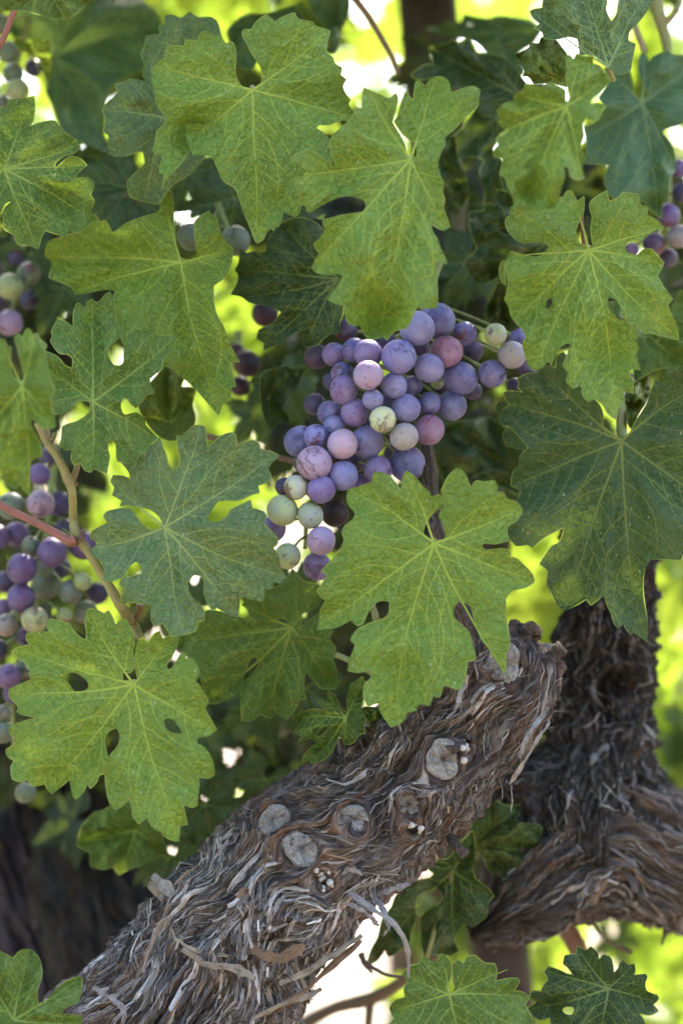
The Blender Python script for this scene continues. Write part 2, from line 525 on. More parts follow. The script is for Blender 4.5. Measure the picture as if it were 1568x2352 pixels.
# ------------------------------------------------------------------ leaf builder
def ribbons(items, depth):
    """raised three-sided ribs along picture-plane paths; items (path (n,2), half widths (n,), lift)"""
    A, B, M, LI, Fc, o = [], [], [], [], [], 0
    for path2, w, lift in items:
        T = np.gradient(path2, axis=0)
        T /= np.linalg.norm(T, axis=1)[:, None] + 1e-9
        Nn = np.stack([-T[:, 1], T[:, 0]], 1)
        n = len(path2)
        A.append(path2 - Nn * w[:, None]); B.append(path2 + Nn * w[:, None]); M.append(path2); LI.append(np.full(n, lift))
        for i in range(n - 1):
            k, q = o + i * 3, o + i * 3 + 3
            Fc += [(k, q, q + 1, k + 1), (k + 1, q + 1, q + 2, k + 2)]
        o += n * 3
    A, B, M, LI = np.vstack(A), np.vstack(B), np.vstack(M), np.concatenate(LI)
    n = len(A)
    d = depth(np.vstack([A, M, B]))
    V = np.empty((n, 3, 3))
    V[:, 0] = P(A[:, 0], A[:, 1], d[:n] - 0.00003)
    V[:, 1] = P(M[:, 0], M[:, 1], d[n:2 * n] - LI)
    V[:, 2] = P(B[:, 0], B[:, 1], d[2 * n:] - 0.00003)
    return V.reshape(-1, 3), Fc

class Grid:
    """a field sampled once on a coarse lattice, read back bilinearly"""
    def __init__(self, lo, hi, step):
        self.lo, self.step = lo, step
        self.nx, self.ny = (np.ceil((hi - lo) / step).astype(int) + 2)
        gx, gy = lo[0] + step * np.arange(self.nx), lo[1] + step * np.arange(self.ny)
        self.pts = np.stack(np.meshgrid(gx, gy, indexing='ij'), -1).reshape(-1, 2)
    def put(self, vals):
        return np.asarray(vals, float).reshape(self.nx, self.ny)
    def get(self, A, q):
        x = np.clip((q[:, 0] - self.lo[0]) / self.step, 0, self.nx - 1.001); y = np.clip((q[:, 1] - self.lo[1]) / self.step, 0, self.ny - 1.001)
        i, j = x.astype(int), y.astype(int); fx, fy = x - i, y - j
        return A[i, j] * (1 - fx) * (1 - fy) + A[i + 1, j] * fx * (1 - fy) + A[i, j + 1] * (1 - fx) * fy + A[i + 1, j + 1] * fx * fy

def fill_mask(polys, holes, g):
    """True at lattice points inside any polygon and outside the holes (scan lines)"""
    out = np.zeros((g.nx, g.ny), int)
    def scan(poly):
        m = np.zeros((g.nx, g.ny), int)
        a, b = poly, np.roll(poly, -1, 0)
        for j in range(g.ny):
            y = g.lo[1] + g.step * j + 1e-4
            up = (a[:, 1] <= y) & (b[:, 1] > y); dn = (a[:, 1] > y) & (b[:, 1] <= y)
            for sel, sg in ((up, 1), (dn, -1)):
                if sel.any():
                    x = a[sel, 0] + (y - a[sel, 1]) / (b[sel, 1] - a[sel, 1]) * (b[sel, 0] - a[sel, 0])
                    for xx in x:
                        k = int(max(0, math.ceil((xx - g.lo[0]) / g.step)))
                        if k < g.nx: m[k:, j] += sg
        return m != 0
    mk = np.zeros((g.nx, g.ny), bool)
    for p in polys: mk |= scan(p)
    for h in holes: mk &= ~scan(h)
    return mk.astype(float)

def kd_dist(rings, q):
    pts = np.vstack(rings)
    kd = KDTree(len(pts))
    for i, p in enumerate(pts): kd.insert((p[0], p[1], 0), i)
    kd.balance()
    return np.array([kd.find((p[0], p[1], 0))[2] for p in q]) if len(q) else np.zeros(0)

LEAF_N = [0]
def leaf_meshes(O, J, tips, depth_of, holes=(), flaps=(), fine=1.0, veins=True, seed=0, vein_w=1.0):
    """O outline (n,2) in picture units; returns (blade verts, faces, uv, veind), rib mesh, margin mesh"""
    rs = np.random.default_rng(seed)
    area = 0.5 * abs(np.sum(O[:, 0] * np.roll(O[:, 1], -1) - np.roll(O[:, 0], -1) * O[:, 1]))
    RR = math.sqrt(area / math.pi) * 1.2
    mains = []
    for tp in tips:
        d = tp - J
        nrm = np.array([-d[1], d[0]])
        t = np.linspace(0, 0.97, 16)
        bow = rs.uniform(-0.035, 0.035)
        wig = 0.008 * np.sin(t * 9 + rs.uniform(0, 6)) * t
        mains.append(J + t[:, None] * d + (bow * np.sin(t * math.pi) + wig)[:, None] * nrm)
    allr = np.vstack([O] + [f['pts'] for f in flaps]) if len(flaps) else O
    grid = Grid(allr.min(0) - 12, allr.max(0) + 12, 4.0)
    per = [grid.put(seg_dist(grid.pts, m) / RR) for m in mains]
    vgrid = np.min(per, axis=0)
    def vein_d(q):
        return grid.get(vgrid, q)
    def depth(q, extra=None):
        q = np.asarray(q, float)
        d = depth_of((q - J) / RR, vein_d(q), q)
        return d if extra is None else d + extra(q)
    V, Fc, UV, VD = [], [], [], []
    off = 0
    margin = []
    regions = [(O, list(holes), None)] + [(crom(f['pts'], 4, sharp=True), [], f) for f in flaps]
    for poly, hs, fl in regions:
        extra = None
        if fl:
            h0, h1, amp = np.array(fl['hinge']), np.array(fl['tip']), fl['amp']
            ax = h1 - h0; L2 = ax @ ax
            cv = fl.get('curve', 1.0)
            extra = lambda q, h0=h0, ax=ax, L2=L2, amp=amp, cv=cv: -0.0004 - amp * np.clip(((q - h0) @ ax) / L2, 0, 1.3) ** cv
        sp = max(5.0, RR / 26.0) / fine
        lo, hi = poly.min(0), poly.max(0)
        gx = np.arange(lo[0], hi[0], sp); gy = np.arange(lo[1], hi[1], sp * 0.866)
        G = np.stack(np.meshgrid(gx, gy), -1)
        G[1::2, :, 0] += sp / 2
        G = G.reshape(-1, 2) + rs.uniform(-0.2, 0.2, (G.size // 2, 2)) * sp
        pmask = fill_mask([poly], hs, grid)
        G = G[grid.get(pmask, G) > 0.5]
        G = G[kd_dist([poly] + hs, G) > 0.5 * sp]
        pts = [poly] + hs + [G]
        edges = []; o = 0
        for ring in [poly] + hs:
            n = len(ring)
            edges += [(o + i, o + (i + 1) % n) for i in range(n)]
            o += n
        allp = np.vstack(pts)
        cv_, _, cf, _, _, _ = delaunay_2d_cdt([Vector(p) for p in allp], edges, [], 0, 1e-3)
        q = np.array([tuple(p) for p in cv_]); f = np.array([tuple(t) for t in cf])
        cen = q[f].mean(1)
        ok = inside(poly, cen)
        for hpoly in hs: ok &= ~inside(hpoly, cen)
        f = f[ok]
        a, b, c = q[f[:, 0]], q[f[:, 1]], q[f[:, 2]]
        cr = (b[:, 0] - a[:, 0]) * (c[:, 1] - a[:, 1]) - (b[:, 1] - a[:, 1]) * (c[:, 0] - a[:, 0])
        f[cr > 0] = f[cr > 0][:, ::-1]                       # normals towards the viewer
        vd = vein_d(q)
        d = depth(q, extra)
        V.append(P(q[:, 0], q[:, 1], d)); Fc += [tuple(t + off) for t in f]; off += len(q)
        uv = (q - J) / RR
        UV.append(np.stack([uv[:, 0], uv[:, 1], 0 * uv[:, 0]], 1)); VD.append(vd)
        for ring in [poly] + hs:
            rg = np.vstack([ring, ring[:2]])
            w = np.full(len(rg), 1.25 if RR > 90 else 0.9)
            w = w * np.clip(0.72 + 0.8 * noise(rg[:, 0] / 38 + seed, rg[:, 1] / 38, seed, 12), 0.12, 1.25)
            if fl: w = w * np.clip(np.abs(extra(rg)) / 0.003, 0.0, 1.0)
            margin.append(ribbons([(rg, w, 0.00022)], lambda p, e=extra: depth(p, e)))
    blade = (np.vstack(V), Fc, np.vstack(UV), np.concatenate(VD))
    ribs = None
    if veins and mains:
        parts = []
        mask = fill_mask([O], holes, grid)
        for m in mains:
            L = np.linalg.norm(m[-1] - m[0])
            w = np.linspace(3.0, 0.9, len(m)) * vein_w * min(1.0, 0.55 + L / 400)
            parts.append((m, w, 0.00030))
        sec = []
        for mi, m in enumerate(mains):
            L = np.linalg.norm(m[-1] - m[0])
            nv = max(3, int(L / (0.17 * RR)))
            side = 1
            for j in range(nv):
                t = (j + 0.9 + rs.uniform(-0.2, 0.2)) / (nv + 0.6)
                for sd in (1, -1):
                    tt = min(0.93, t + (0.035 if sd > 0 else 0))
                    x = tt * (len(m) - 1); i = min(int(x), len(m) - 2)
                    p0 = m[i] + (x - i) * (m[i + 1] - m[i])
                    d = m[i + 1] - m[i]; ang = math.atan2(d[1], d[0]) + sd * R(rs.uniform(44, 60))
                    sec.append([p0, ang, -sd * R(rs.uniform(0.6, 2.2)), mi, 1.35 * (1 - 0.45 * tt)])
        st = 5.0
        pos = np.array([s_[0] for s_ in sec]); ang = np.array([s_[1] for s_ in sec]); curl = np.array([s_[2] for s_ in sec])
        alive = np.ones(len(sec), bool); trails = [[p] for p in pos]
        for stp in range(80):
            if not alive.any(): break
            pos = pos + st * np.stack([np.cos(ang), np.sin(ang)], 1) + rs.normal(0, 0.45, pos.shape)
            ang = ang + curl
            ok = grid.get(mask, pos) > 0.9
            if stp > 4:
                for mi2, m in enumerate(mains):
                    own = np.array([s_[3] == mi2 for s_ in sec])
                    ok &= own | (grid.get(per[mi2], pos) > 0.05)
            alive &= ok
            for i in np.nonzero(alive)[0]: trails[i].append(pos[i].copy())
        subs = []
        for tr, s_ in zip(trails, sec):
            if len(tr) < 4: continue
            pth = np.array(tr)
            parts.append((pth, np.linspace(s_[4], 0.45, len(pth)) * vein_w, 0.00018))
            if len(tr) > 9:
                for j in range(3, len(tr) - 4, 5):
                    for sd in (1, -1):
                        d = pth[j + 1] - pth[j]
                        a2 = math.atan2(d[1], d[0]) + sd * R(rs.uniform(55, 75))
                        n2 = rs.integers(3, 6)
                        q2 = pth[j] + np.arange(n2)[:, None] * 5.0 * np.array([math.cos(a2), math.sin(a2)])
                        if (grid.get(mask, q2) > 0.9).all(): subs.append(q2)
        for q2 in subs:
            parts.append((q2 + rs.normal(0, 0.5, q2.shape), np.linspace(0.55, 0.3, len(q2)) * vein_w, 0.00012))
        ribs = ribbons(parts, depth)
    return blade, ribs, join(margin), depth, RR

def leaf(parent, view, J, tips, outline, d0, color, label=None, tu=0.0, tv=-0.012, cup=0.004, fold=0.0045, wave=0.007,
         holes=(), flaps=(), bumps=(), fine=1.0, veins=True, stalk=(0, -6, 0.035), vein_w=1.0, far=False, droop=0.0, mat=None):
    LEAF_N[0] += 1
    seed = LEAF_N[0]
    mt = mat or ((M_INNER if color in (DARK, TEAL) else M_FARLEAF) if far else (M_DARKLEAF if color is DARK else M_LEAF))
    if far: color = {DARK: (0.013, 0.032, 0.011), TEAL: (0.050, 0.105, 0.050)}.get(color, color)  # deep dark leaves: canopy shade put into a darker green
    O = crom(F(view, outline), 4, sharp=True)
    Jp = F(view, [J])[0]
    T = F(view, tips)
    hs = [crom(F(view, h), 4) for h in holes]
    fls = [dict(f, pts=F(view, f['pts']), hinge=F(view, [f['hinge']])[0], tip=F(view, [f['tip']])[0]) for f in flaps]
    bm = [(F(view, [(b[0], b[1])])[0], b[2] * VS / FS if view else b[2], b[3]) for b in bumps]
    def depth_of(q, vd, px):
        r2 = (q ** 2).sum(1)
        d = d0 + tu * q[:, 0] + tv * q[:, 1] + cup * r2 + droop * np.maximum(q[:, 1], 0) ** 2
        d = d - 1.7 * fold * (1 - np.exp(-(vd / 0.17) ** 2))
        d = d + wave * np.sqrt(r2) * (noise(q[:, 0] * 2.1 + seed * 5.3, q[:, 1] * 2.1, seed, 3) + 0.4 * noise(q[:, 0] * 5 + seed, q[:, 1] * 5, seed, 4))
        d = d - 0.0016 * (1 - np.abs(noise(q[:, 0] * 9 + seed, q[:, 1] * 9, seed, 5))) * (1 - np.exp(-(vd / 0.08) ** 2))
        for c, rad, amp in bm:
            d = d + amp * np.exp(-((px - c) ** 2).sum(1) / (rad * rad))
        return d
    blade, ribs, marg, depth, RR = leaf_meshes(O, Jp, T, depth_of, hs, fls, fine, veins, seed, vein_w)
    jd = float(depth(Jp[None])[0])
    org = P(Jp[0], Jp[1], jd)
    lf = placed('leaf', blade[0], blade[1], mt, parent, org, color, True, {'leafuv': blade[2], 'veind': blade[3]})
    if label: lf['label'] = label
    if ribs is not None:
        placed('vein', ribs[0], ribs[1], M_VEIN, lf, org, (color[0] * 1.5 + 0.14, color[1] * 1.35 + 0.14, color[2] * 1.2 + 0.03))
    placed('margin', marg[0], marg[1], M_EDGE, lf, org)
    if stalk:
        t = np.linspace(0, 1, 9)
        pu, pv = Jp[0] + stalk[0] * t, Jp[1] + stalk[1] * t
        path = P(pu, pv, jd + 0.0012 + stalk[2] * t ** 0.8)
        tv_, tf_ = tube(path, np.linspace(0.0011, 0.0013, 9), 7)
        placed('petiole', tv_, tf_, M_STEM, lf, org, (0.26, 0.27, 0.09))
    return lf

# generic leaf outlines, for the leaves deeper in the canopy
def generic_outline(seed, RR=230.0):
    rs = np.random.default_rng(seed)
    lob = [(-100, 1.0), (-38, 0.92), (28, 0.74), (-162, 0.92), (-228, 0.74)]      # angle (deg, picture plane, v down is +), length
    # five lobes; midrib points down
    lob = [(90, 1.12), (28, 1.0), (-32, 0.78), (152, 1.0), (212, 0.78)]
    lob = [(a + rs.uniform(-6, 6), l * rs.uniform(0.9, 1.08)) for a, l in lob]
    order = sorted(lob, key=lambda t: t[0])                    # -32, 28, 90, 152, 212
    pts = []
    depth = rs.uniform(0.45, 0.7)
    angs = [o[0] for o in order]
    first = True
    for i, (a, l) in enumerate(order):
        a0 = angs[i - 1] + (a - angs[i - 1]) / 2 if i else a - 40
        a1 = a + (angs[i + 1] - a) / 2 if i < 4 else a + 40
        seq = []
        for s_, (b0, b1) in ((0, (a0, a)), (1, (a, a1))):
            for j in range(4):
                t = (j + (0 if s_ == 0 else 1)) / 4
                ang = b0 + (b1 - b0) * t
                tt = t if s_ == 0 else 1 - t
                base = depth if 0 < i < 4 or (s_ == 1) == (i == 0) else 0.42
                rad = base + (l - base) * tt ** 0.75
                seq.append((ang, rad * rs.uniform(0.95, 1.05) * 1.03))
                ang2 = ang + (b1 - b0) / 8
                seq.append((ang2, rad * rs.uniform(0.86, 0.93)))
            if s_ == 0: seq.append((a, l * 1.06))
        pts += seq
    out = [(0 + RR * r_ * math.cos(R(a)), RR * r_ * math.sin(R(a))) for a, r_ in pts]
    # petiolar sinus back to the junction
    out += [(-RR * 0.09, -RR * 0.10), (0, -RR * 0.01), (RR * 0.09, -RR * 0.10)]
    tips = [(RR * l * math.cos(R(a)), RR * l * math.sin(R(a))) for a, l in lob]
    return np.array(out), np.array(tips)

GENERIC = []
def build_generics():
    global P
    keepP = P
    P = lambda u, v, d: np.stack([np.asarray(u, float) * KPX, np.asarray(d, float) + 0 * np.asarray(u, float), -np.asarray(v, float) * KPX], -1)
    for s_ in range(7):
        o, tips = generic_outline(100 + s_)
        O = crom(o, 3)
        rs = np.random.default_rng(s_)
        cup, wv, fo = rs.uniform(0.002, 0.012), rs.uniform(0.006, 0.014), 0.004
        def depth_of(q, vd, px, cup=cup, wv=wv, fo=fo, s_=s_):
            r2 = (q ** 2).sum(1)
            return cup * r2 - fo * (1 - np.exp(-(vd / 0.17) ** 2)) + wv * np.sqrt(r2) * noise(q[:, 0] * 2 + s_ * 7, q[:, 1] * 2, s_, 9)
        blade, ribs, marg, depth, RR = leaf_meshes(O, np.zeros(2), tips, depth_of, fine=0.55, veins=True, seed=s_)
        me = mesh_from('leaf_behind', blade[0], blade[1], M_FARLEAF, True, {'leafuv': blade[2], 'veind': blade[3]})
        mv = mesh_from('vein_behind', ribs[0], ribs[1], M_VEIN)
        GENERIC.append((me, mv))
    P = keepP
build_generics()

def far_leaf(parent, u, v, d, scale, roll, tilt, yaw, color, kind=None, veins=False, label=None, inner=False):
    me, mv = GENERIC[random.randrange(len(GENERIC)) if kind is None else kind]
    o = bpy.data.objects.new('leaf', me)
    COL.objects.link(o)
    if inner:
        o.material_slots[0].link = 'OBJECT'
        o.material_slots[0].material = M_INNER
    o.parent = parent
    o.location = Vector(P(u, v, d)) - world_loc(parent)
    o.rotation_euler = Euler((R(tilt), R(roll), R(yaw)), 'YXZ')
    o.scale = (scale, scale, scale)
    o.color = (*color, 1)
    if label: o['label'] = label
    if veins:
        w = bpy.data.objects.new('vein', mv); w.color = (0.2, 0.26, 0.06, 1); COL.objects.link(w); w.parent = o
    return o

# ------------------------------------------------------------------ gnarled wood
def project(X):
    return np.stack([784 + X[..., 0] / (KPX * X[..., 1]), 1176 - (X[..., 2] - CAMZ) / (KPX * X[..., 1])], -1)

class Limb:
    """an old vine limb: bent tube whose fibres flow along it and round the pruning scars"""
    def __init__(self, pts, knots=(), seed=0, lump=0.10, ridge=0.0028, fine=0.0010, twist=0.0, swirl=0.25, crumb=0.0007):
        p = np.array(pts, float)
        C = P(p[:, 0], p[:, 1], p[:, 2]); r = p[:, 3] * KPX * p[:, 2]
        Cc = crom(np.column_stack([C, r]), 12, closed=False)
        self.C, self.r = Cc[:, :3], Cc[:, 3]
        ds = np.linalg.norm(np.diff(self.C, axis=0), axis=1)
        self.s = np.concatenate([[0], np.cumsum(ds)])
        T = np.gradient(self.C, self.s, axis=0); T /= np.linalg.norm(T, axis=1)[:, None]
        ref = np.array([0, -1.0, 0.02])
        N = ref - (T @ ref)[:, None] * T; N /= np.linalg.norm(N, axis=1)[:, None]
        self.T, self.N, self.B = T, N, np.cross(T, N)
        self.seed, self.lump, self.ridge, self.fine, self.twist, self.swirl, self.crumb = seed, lump, ridge, fine, twist, swirl, crumb
        self.len = self.s[-1]
        self.rm = float(np.mean(self.r))
        self.knots = []
        gs, gt = np.meshgrid(np.linspace(0, self.len, 240), np.linspace(-1.5, 1.5, 120), indexing='ij')
        X = self.surf(gs, gt, 0.0); uv = project(X)
        for (u, v, kr) in knots:
            i = np.argmin(((uv - np.array([u, v])) ** 2).sum(-1))
            i = np.unravel_index(i, gs.shape)
            self.knots.append((gs[i], gt[i], kr * KPX * 1.0))
    def sw(self, s):
        x = np.clip((s / self.len - 0.22) / 0.25, 0, 1)
        return self.swirl * (0.25 + 0.75 * x * x * (3 - 2 * x)) if self.knots else self.swirl
    def interp(self, s, A):
        return np.stack([np.interp(s, self.s, A[:, k]) for k in range(3)], -1)
    def psi(self, s, th):
        t = th * self.rm + self.twist * s
        out = t.copy() if hasattr(t, 'copy') else t
        for ks, kt, kr in self.knots:
            dx, dy = s - ks, (th - kt) * self.rm
            rho = dx * dx + dy * dy + (0.6 * kr) ** 2
            out = out - 1.3 * kr * kr * dy / rho
        out = out + self.sw(s) * 0.012 * noise(s * 28, th * self.rm * 34, self.seed, 21) + self.sw(s) * 0.005 * noise(s * 90, th * self.rm * 110, self.seed, 22)
        return out
    def h(self, s, th):
        ps = self.psi(s, th)
        h = self.lump * self.rm * (noise(s * 26, th * self.rm * 26, self.seed, 1) + 0.5 * noise(s * 60, th * self.rm * 70, self.seed, 2))
        h = h + self.ridge * (1 - 2 * np.abs(noise(s * 22, ps * 190, self.seed, 3)))
        h = h + self.fine * (1 - 2 * np.abs(noise(s * 55, ps * 620, self.seed, 4)))
        h = h + self.crumb * (noise(s * 210, th * self.rm * 240, self.seed, 51) + 0.8 * noise(s * 480, th * self.rm * 520, self.seed, 52))
        h = h + 0.5 * self.fine * noise(s * 260, ps * 900, self.seed, 6)
        for ks, kt, kr in self.knots:
            dx, dy = s - ks, (th - kt) * self.rm
            rho = np.sqrt(dx * dx + dy * dy)
            h = h + 0.0036 * np.exp(-((rho - 1.15 * kr) / (0.5 * kr)) ** 2) * (1 + 0.8 * noise(s * 150, th * self.rm * 150, self.seed, 53)) - 0.0030 * np.exp(-(rho / (0.75 * kr)) ** 2)
        return h
    def surf(self, s, th, lift=0.0, disp=True):
        C, N, B = self.interp(s, self.C), self.interp(s, self.N), self.interp(s, self.B)
        r = np.interp(s, self.s, self.r) + lift
        if disp: r = r + self.h(s, th)
        return C + r[..., None] * (np.cos(th)[..., None] * N + np.sin(th)[..., None] * B)
    def body(self, name, parent, ns=400, nt=220, mat=None):
        s = np.linspace(0, self.len, ns)
        # denser on the side that shows
        a = np.linspace(-1, 1, nt, endpoint=False)
        th = math.pi * (0.55 * a + 0.45 * a ** 3)
        S, TH = np.meshgrid(s, th, indexing='ij')
        X = self.surf(S, TH)
        fl = np.stack([S, self.psi(S, TH), 0 * S], -1).reshape(-1, 3)
        i = np.arange(ns - 1)[:, None] * nt; j = np.arange(nt)[None]; j2 = (j + 1) % nt
        Fc = np.stack([i + j, i + j2, i + nt + j2, i + nt + j], -1).reshape(-1, 4)
        V = X.reshape(-1, 3)
        # rough end caps
        c0, c1 = X[0].mean(0), X[-1].mean(0)
        n = len(V)
        V = np.vstack([V, c0 - self.T[0] * 0.004, c1 + self.T[-1] * 0.006])
        fl = np.vstack([fl, [[0, 0, 0]], [[self.len, 0, 0]]])
        caps = [(n, k2, k) for k, k2 in ((k, (k + 1) % nt) for k in range(nt))]
        caps += [(n + 1, (ns - 1) * nt + k, (ns - 1) * nt + (k + 1) % nt) for k in range(nt)]
        faces = [tuple(int(q) for q in f) for f in Fc] + caps
        return placed(name, V, faces, mat or M_BARK, parent, self.C[len(self.C) // 2], None, True, {'flow': fl})
    def vel(self, s, t):
        vs_, vt = np.ones_like(s), np.full_like(s, -self.twist)
        for ks, kt, kr in self.knots:
            dx, dy = s - ks, t - kt * self.rm
            rho2 = dx * dx + dy * dy + (0.5 * kr) ** 2
            vs_ = vs_ - 1.1 * kr * kr * (dx * dx - dy * dy) / rho2 ** 2
            vt = vt - 1.1 * kr * kr * 2 * dx * dy / rho2 ** 2
        a = self.sw(s) * (1.6 * noise(s * 40, t * 55, self.seed, 31) + 0.9 * noise(s * 120, t * 150, self.seed, 32))
        L = np.hypot(vs_, vt) + 1e-9
        vs_, vt = vs_ / L, vt / L
        return vs_ * np.cos(a) - vt * np.sin(a), vs_ * np.sin(a) + vt * np.cos(a)
    def trails(self, s0, th0, length, n, dev=None):
        """many streamlines at once; returns a list of (k, 2) arrays (s, theta)"""
        st = length / n
        s, t = s0.copy(), th0 * self.rm
        alive = np.ones(len(s), bool)
        S, TH, AL = [s.copy()], [t / self.rm], [alive.copy()]
        for i in range(int(n.max())):
            a, b = self.vel(s, t)
            if dev is not None: a, b = a * np.cos(dev) - b * np.sin(dev), a * np.sin(dev) + b * np.cos(dev)
            s, t = s + a * st, t + b * st
            alive &= (i < n) & (s > 0) & (s < self.len)
            for k in self.knots:
                alive &= (s - k[0]) ** 2 + (t - k[1] * self.rm) ** 2 > (1.15 * k[2]) ** 2
            S.append(s.copy()); TH.append(t / self.rm); AL.append(alive.copy())
        S, TH, AL = np.array(S), np.array(TH), np.array(AL)
        return [np.stack([S[:c, i], TH[:c, i]], 1) for i, c in enumerate(AL.sum(0))]

def strip_meshes(limb, trs, widths, lifts, rs, thick, endlifts, curl=0.3):
    """bark strips lying along the trails, ends peeling off; four corners per section"""
    ls = []
    for tr, lift, el in zip(trs, lifts, endlifts):
        n = len(tr); q = np.linspace(0, 1, n)
        e0, e1 = (abs(rs.normal(0, 1.4)) * (rs.uniform() < 0.4) for _ in (0, 1))
        wob = np.sin(q * rs.uniform(4, 12) + rs.uniform(0, 6))
        ls.append(lift * (0.5 + 0.5 * wob) + el * (e0 * np.clip(1 - q * 3.2, 0, 1) ** 2 + e1 * np.clip(q * 3.2 - 2.2, 0, 1) ** 2))
    al = np.vstack(trs)
    MID = limb.surf(al[:, 0], al[:, 1], np.concatenate(ls)); BASE = limb.interp(al[:, 0], limb.C)
    out, o = [], 0
    for tr, width in zip(trs, widths):
        n = len(tr); q = np.linspace(0, 1, n)
        mid, base = MID[o:o + n] + rs.normal(0, 0.00022, (n, 3)), BASE[o:o + n]; o += n
        w = width * (0.35 + 0.65 * np.sin(np.clip(q, 0.02, 0.98) * math.pi) ** 0.5) * rs.uniform(0.55, 1.25, n)
        nrm = mid - base; nrm /= np.linalg.norm(nrm, axis=1)[:, None]
        T = np.gradient(mid, axis=0); T /= np.linalg.norm(T, axis=1)[:, None] + 1e-9
        side = np.cross(T, nrm); side /= np.linalg.norm(side, axis=1)[:, None] + 1e-9
        tw = rs.normal(0, 0.3) + curl * rs.normal() * q + 0.35 * np.sin(q * rs.uniform(3, 9) + rs.uniform(0, 6)) + rs.normal(0, 0.12, n)
        sd = np.cos(tw)[:, None] * side + np.sin(tw)[:, None] * nrm
        up = np.cross(sd, T)
        V = np.empty((n, 4, 3))
        V[:, 0] = mid - sd * w[:, None] / 2
        V[:, 1] = mid + up * (thick + 0.05 * w[:, None])
        V[:, 2] = mid + sd * w[:, None] / 2
        V[:, 3] = mid - up * thick * 0.6
        Fc = [(i * 4 + j, i * 4 + (j + 1) % 4, i * 4 + 4 + (j + 1) % 4, i * 4 + 4 + j) for i in range(n - 1) for j in range(4)]
        Fc += [(3, 2, 1, 0), tuple((n - 1) * 4 + j for j in range(4))]
        sl = np.concatenate([[0], np.cumsum(np.linalg.norm(np.diff(mid, axis=0), axis=1))])
        fl = np.zeros((n, 4, 3)); fl[..., 0] = sl[:, None] + rs.uniform(0, 9)
        fl[:, 0, 1] = -width / 2; fl[:, 2, 1] = width / 2
        fl[..., 1] += rs.uniform(0, 9)
        fl[..., 2] = 1.0
        out.append((V.reshape(-1, 3), Fc, fl.reshape(-1, 3)))
    return out

STRIP_COLS = [(0.42, 0.385, 0.375), (0.50, 0.465, 0.46), (0.05, 0.04, 0.04), (0.19, 0.12, 0.08), (0.30, 0.265, 0.25), (0.36, 0.325, 0.31), (0.20, 0.17, 0.155), (0.13, 0.105, 0.10), (0.30, 0.26, 0.23), (0.085, 0.07, 0.07), (0.26, 0.19, 0.14)]
def clothe(limb, part, n_strip, n_fibre, seed, srange=(0, 1), thr=1.45, wide=(0.0008, 0.0026), longr=(0.012, 0.05), lift=0.0012, endlift=0.003, tone=1.0, stray=0.28):
    rs = np.random.default_rng(seed)
    org = np.array(world_loc(part))
    def start(n, L, step):
        s0 = rs.uniform(*srange, n) * limb.len; th0 = rs.uniform(-thr, thr, n)
        return [t for t in limb.trails(s0, th0, L, np.maximum(5, (L / step).astype(int)), rs.normal(0, stray, n)) if len(t) > 4]
    trs = start(n_strip * 2, rs.uniform(*longr, n_strip * 2), 0.004)[:n_strip]
    n = len(trs)
    for v, f, fl in strip_meshes(limb, trs, rs.uniform(*wide, n), lift * rs.uniform(0.4, 1.5, n), rs, 0.00035, endlift * rs.uniform(0.2, 1.2, n)):
        c = STRIP_COLS[rs.integers(len(STRIP_COLS))]
        placed('bark_strip', v, f, M_STRIP, part, None, tuple(np.array(c) * rs.choice([0.3, 0.6, 0.85, 1.0, 1.25]) * tone), False, {'flow': fl})
    if n_fibre:
        Vs, Fs, FL, off = [], [], [], 0
        trs = start(n_fibre, rs.uniform(0.006, 0.026, n_fibre), 0.0028)
        n = len(trs)
        for (v, f, fl), sh in zip(strip_meshes(limb, trs, rs.uniform(0.0002, 0.0009, n), 0.0009 * rs.uniform(0.1, 1.6, n), rs, 0.00015, 0.0025 * rs.uniform(0, 1.0, n)), rs.choice([0.25, 0.5, 0.8, 1.0, 1.4, 1.9], n)):
            Vs.append(v); Fs += [tuple(i + off for i in q) for q in f]; fl[:, 2] = sh; FL.append(fl); off += len(v)
        o = placed('bark_fibres', np.vstack(Vs), Fs, M_STRIP, part, org, (0.21, 0.185, 0.175), False, {'flow': np.vstack(FL)})
        o['kind'] = 'stuff'

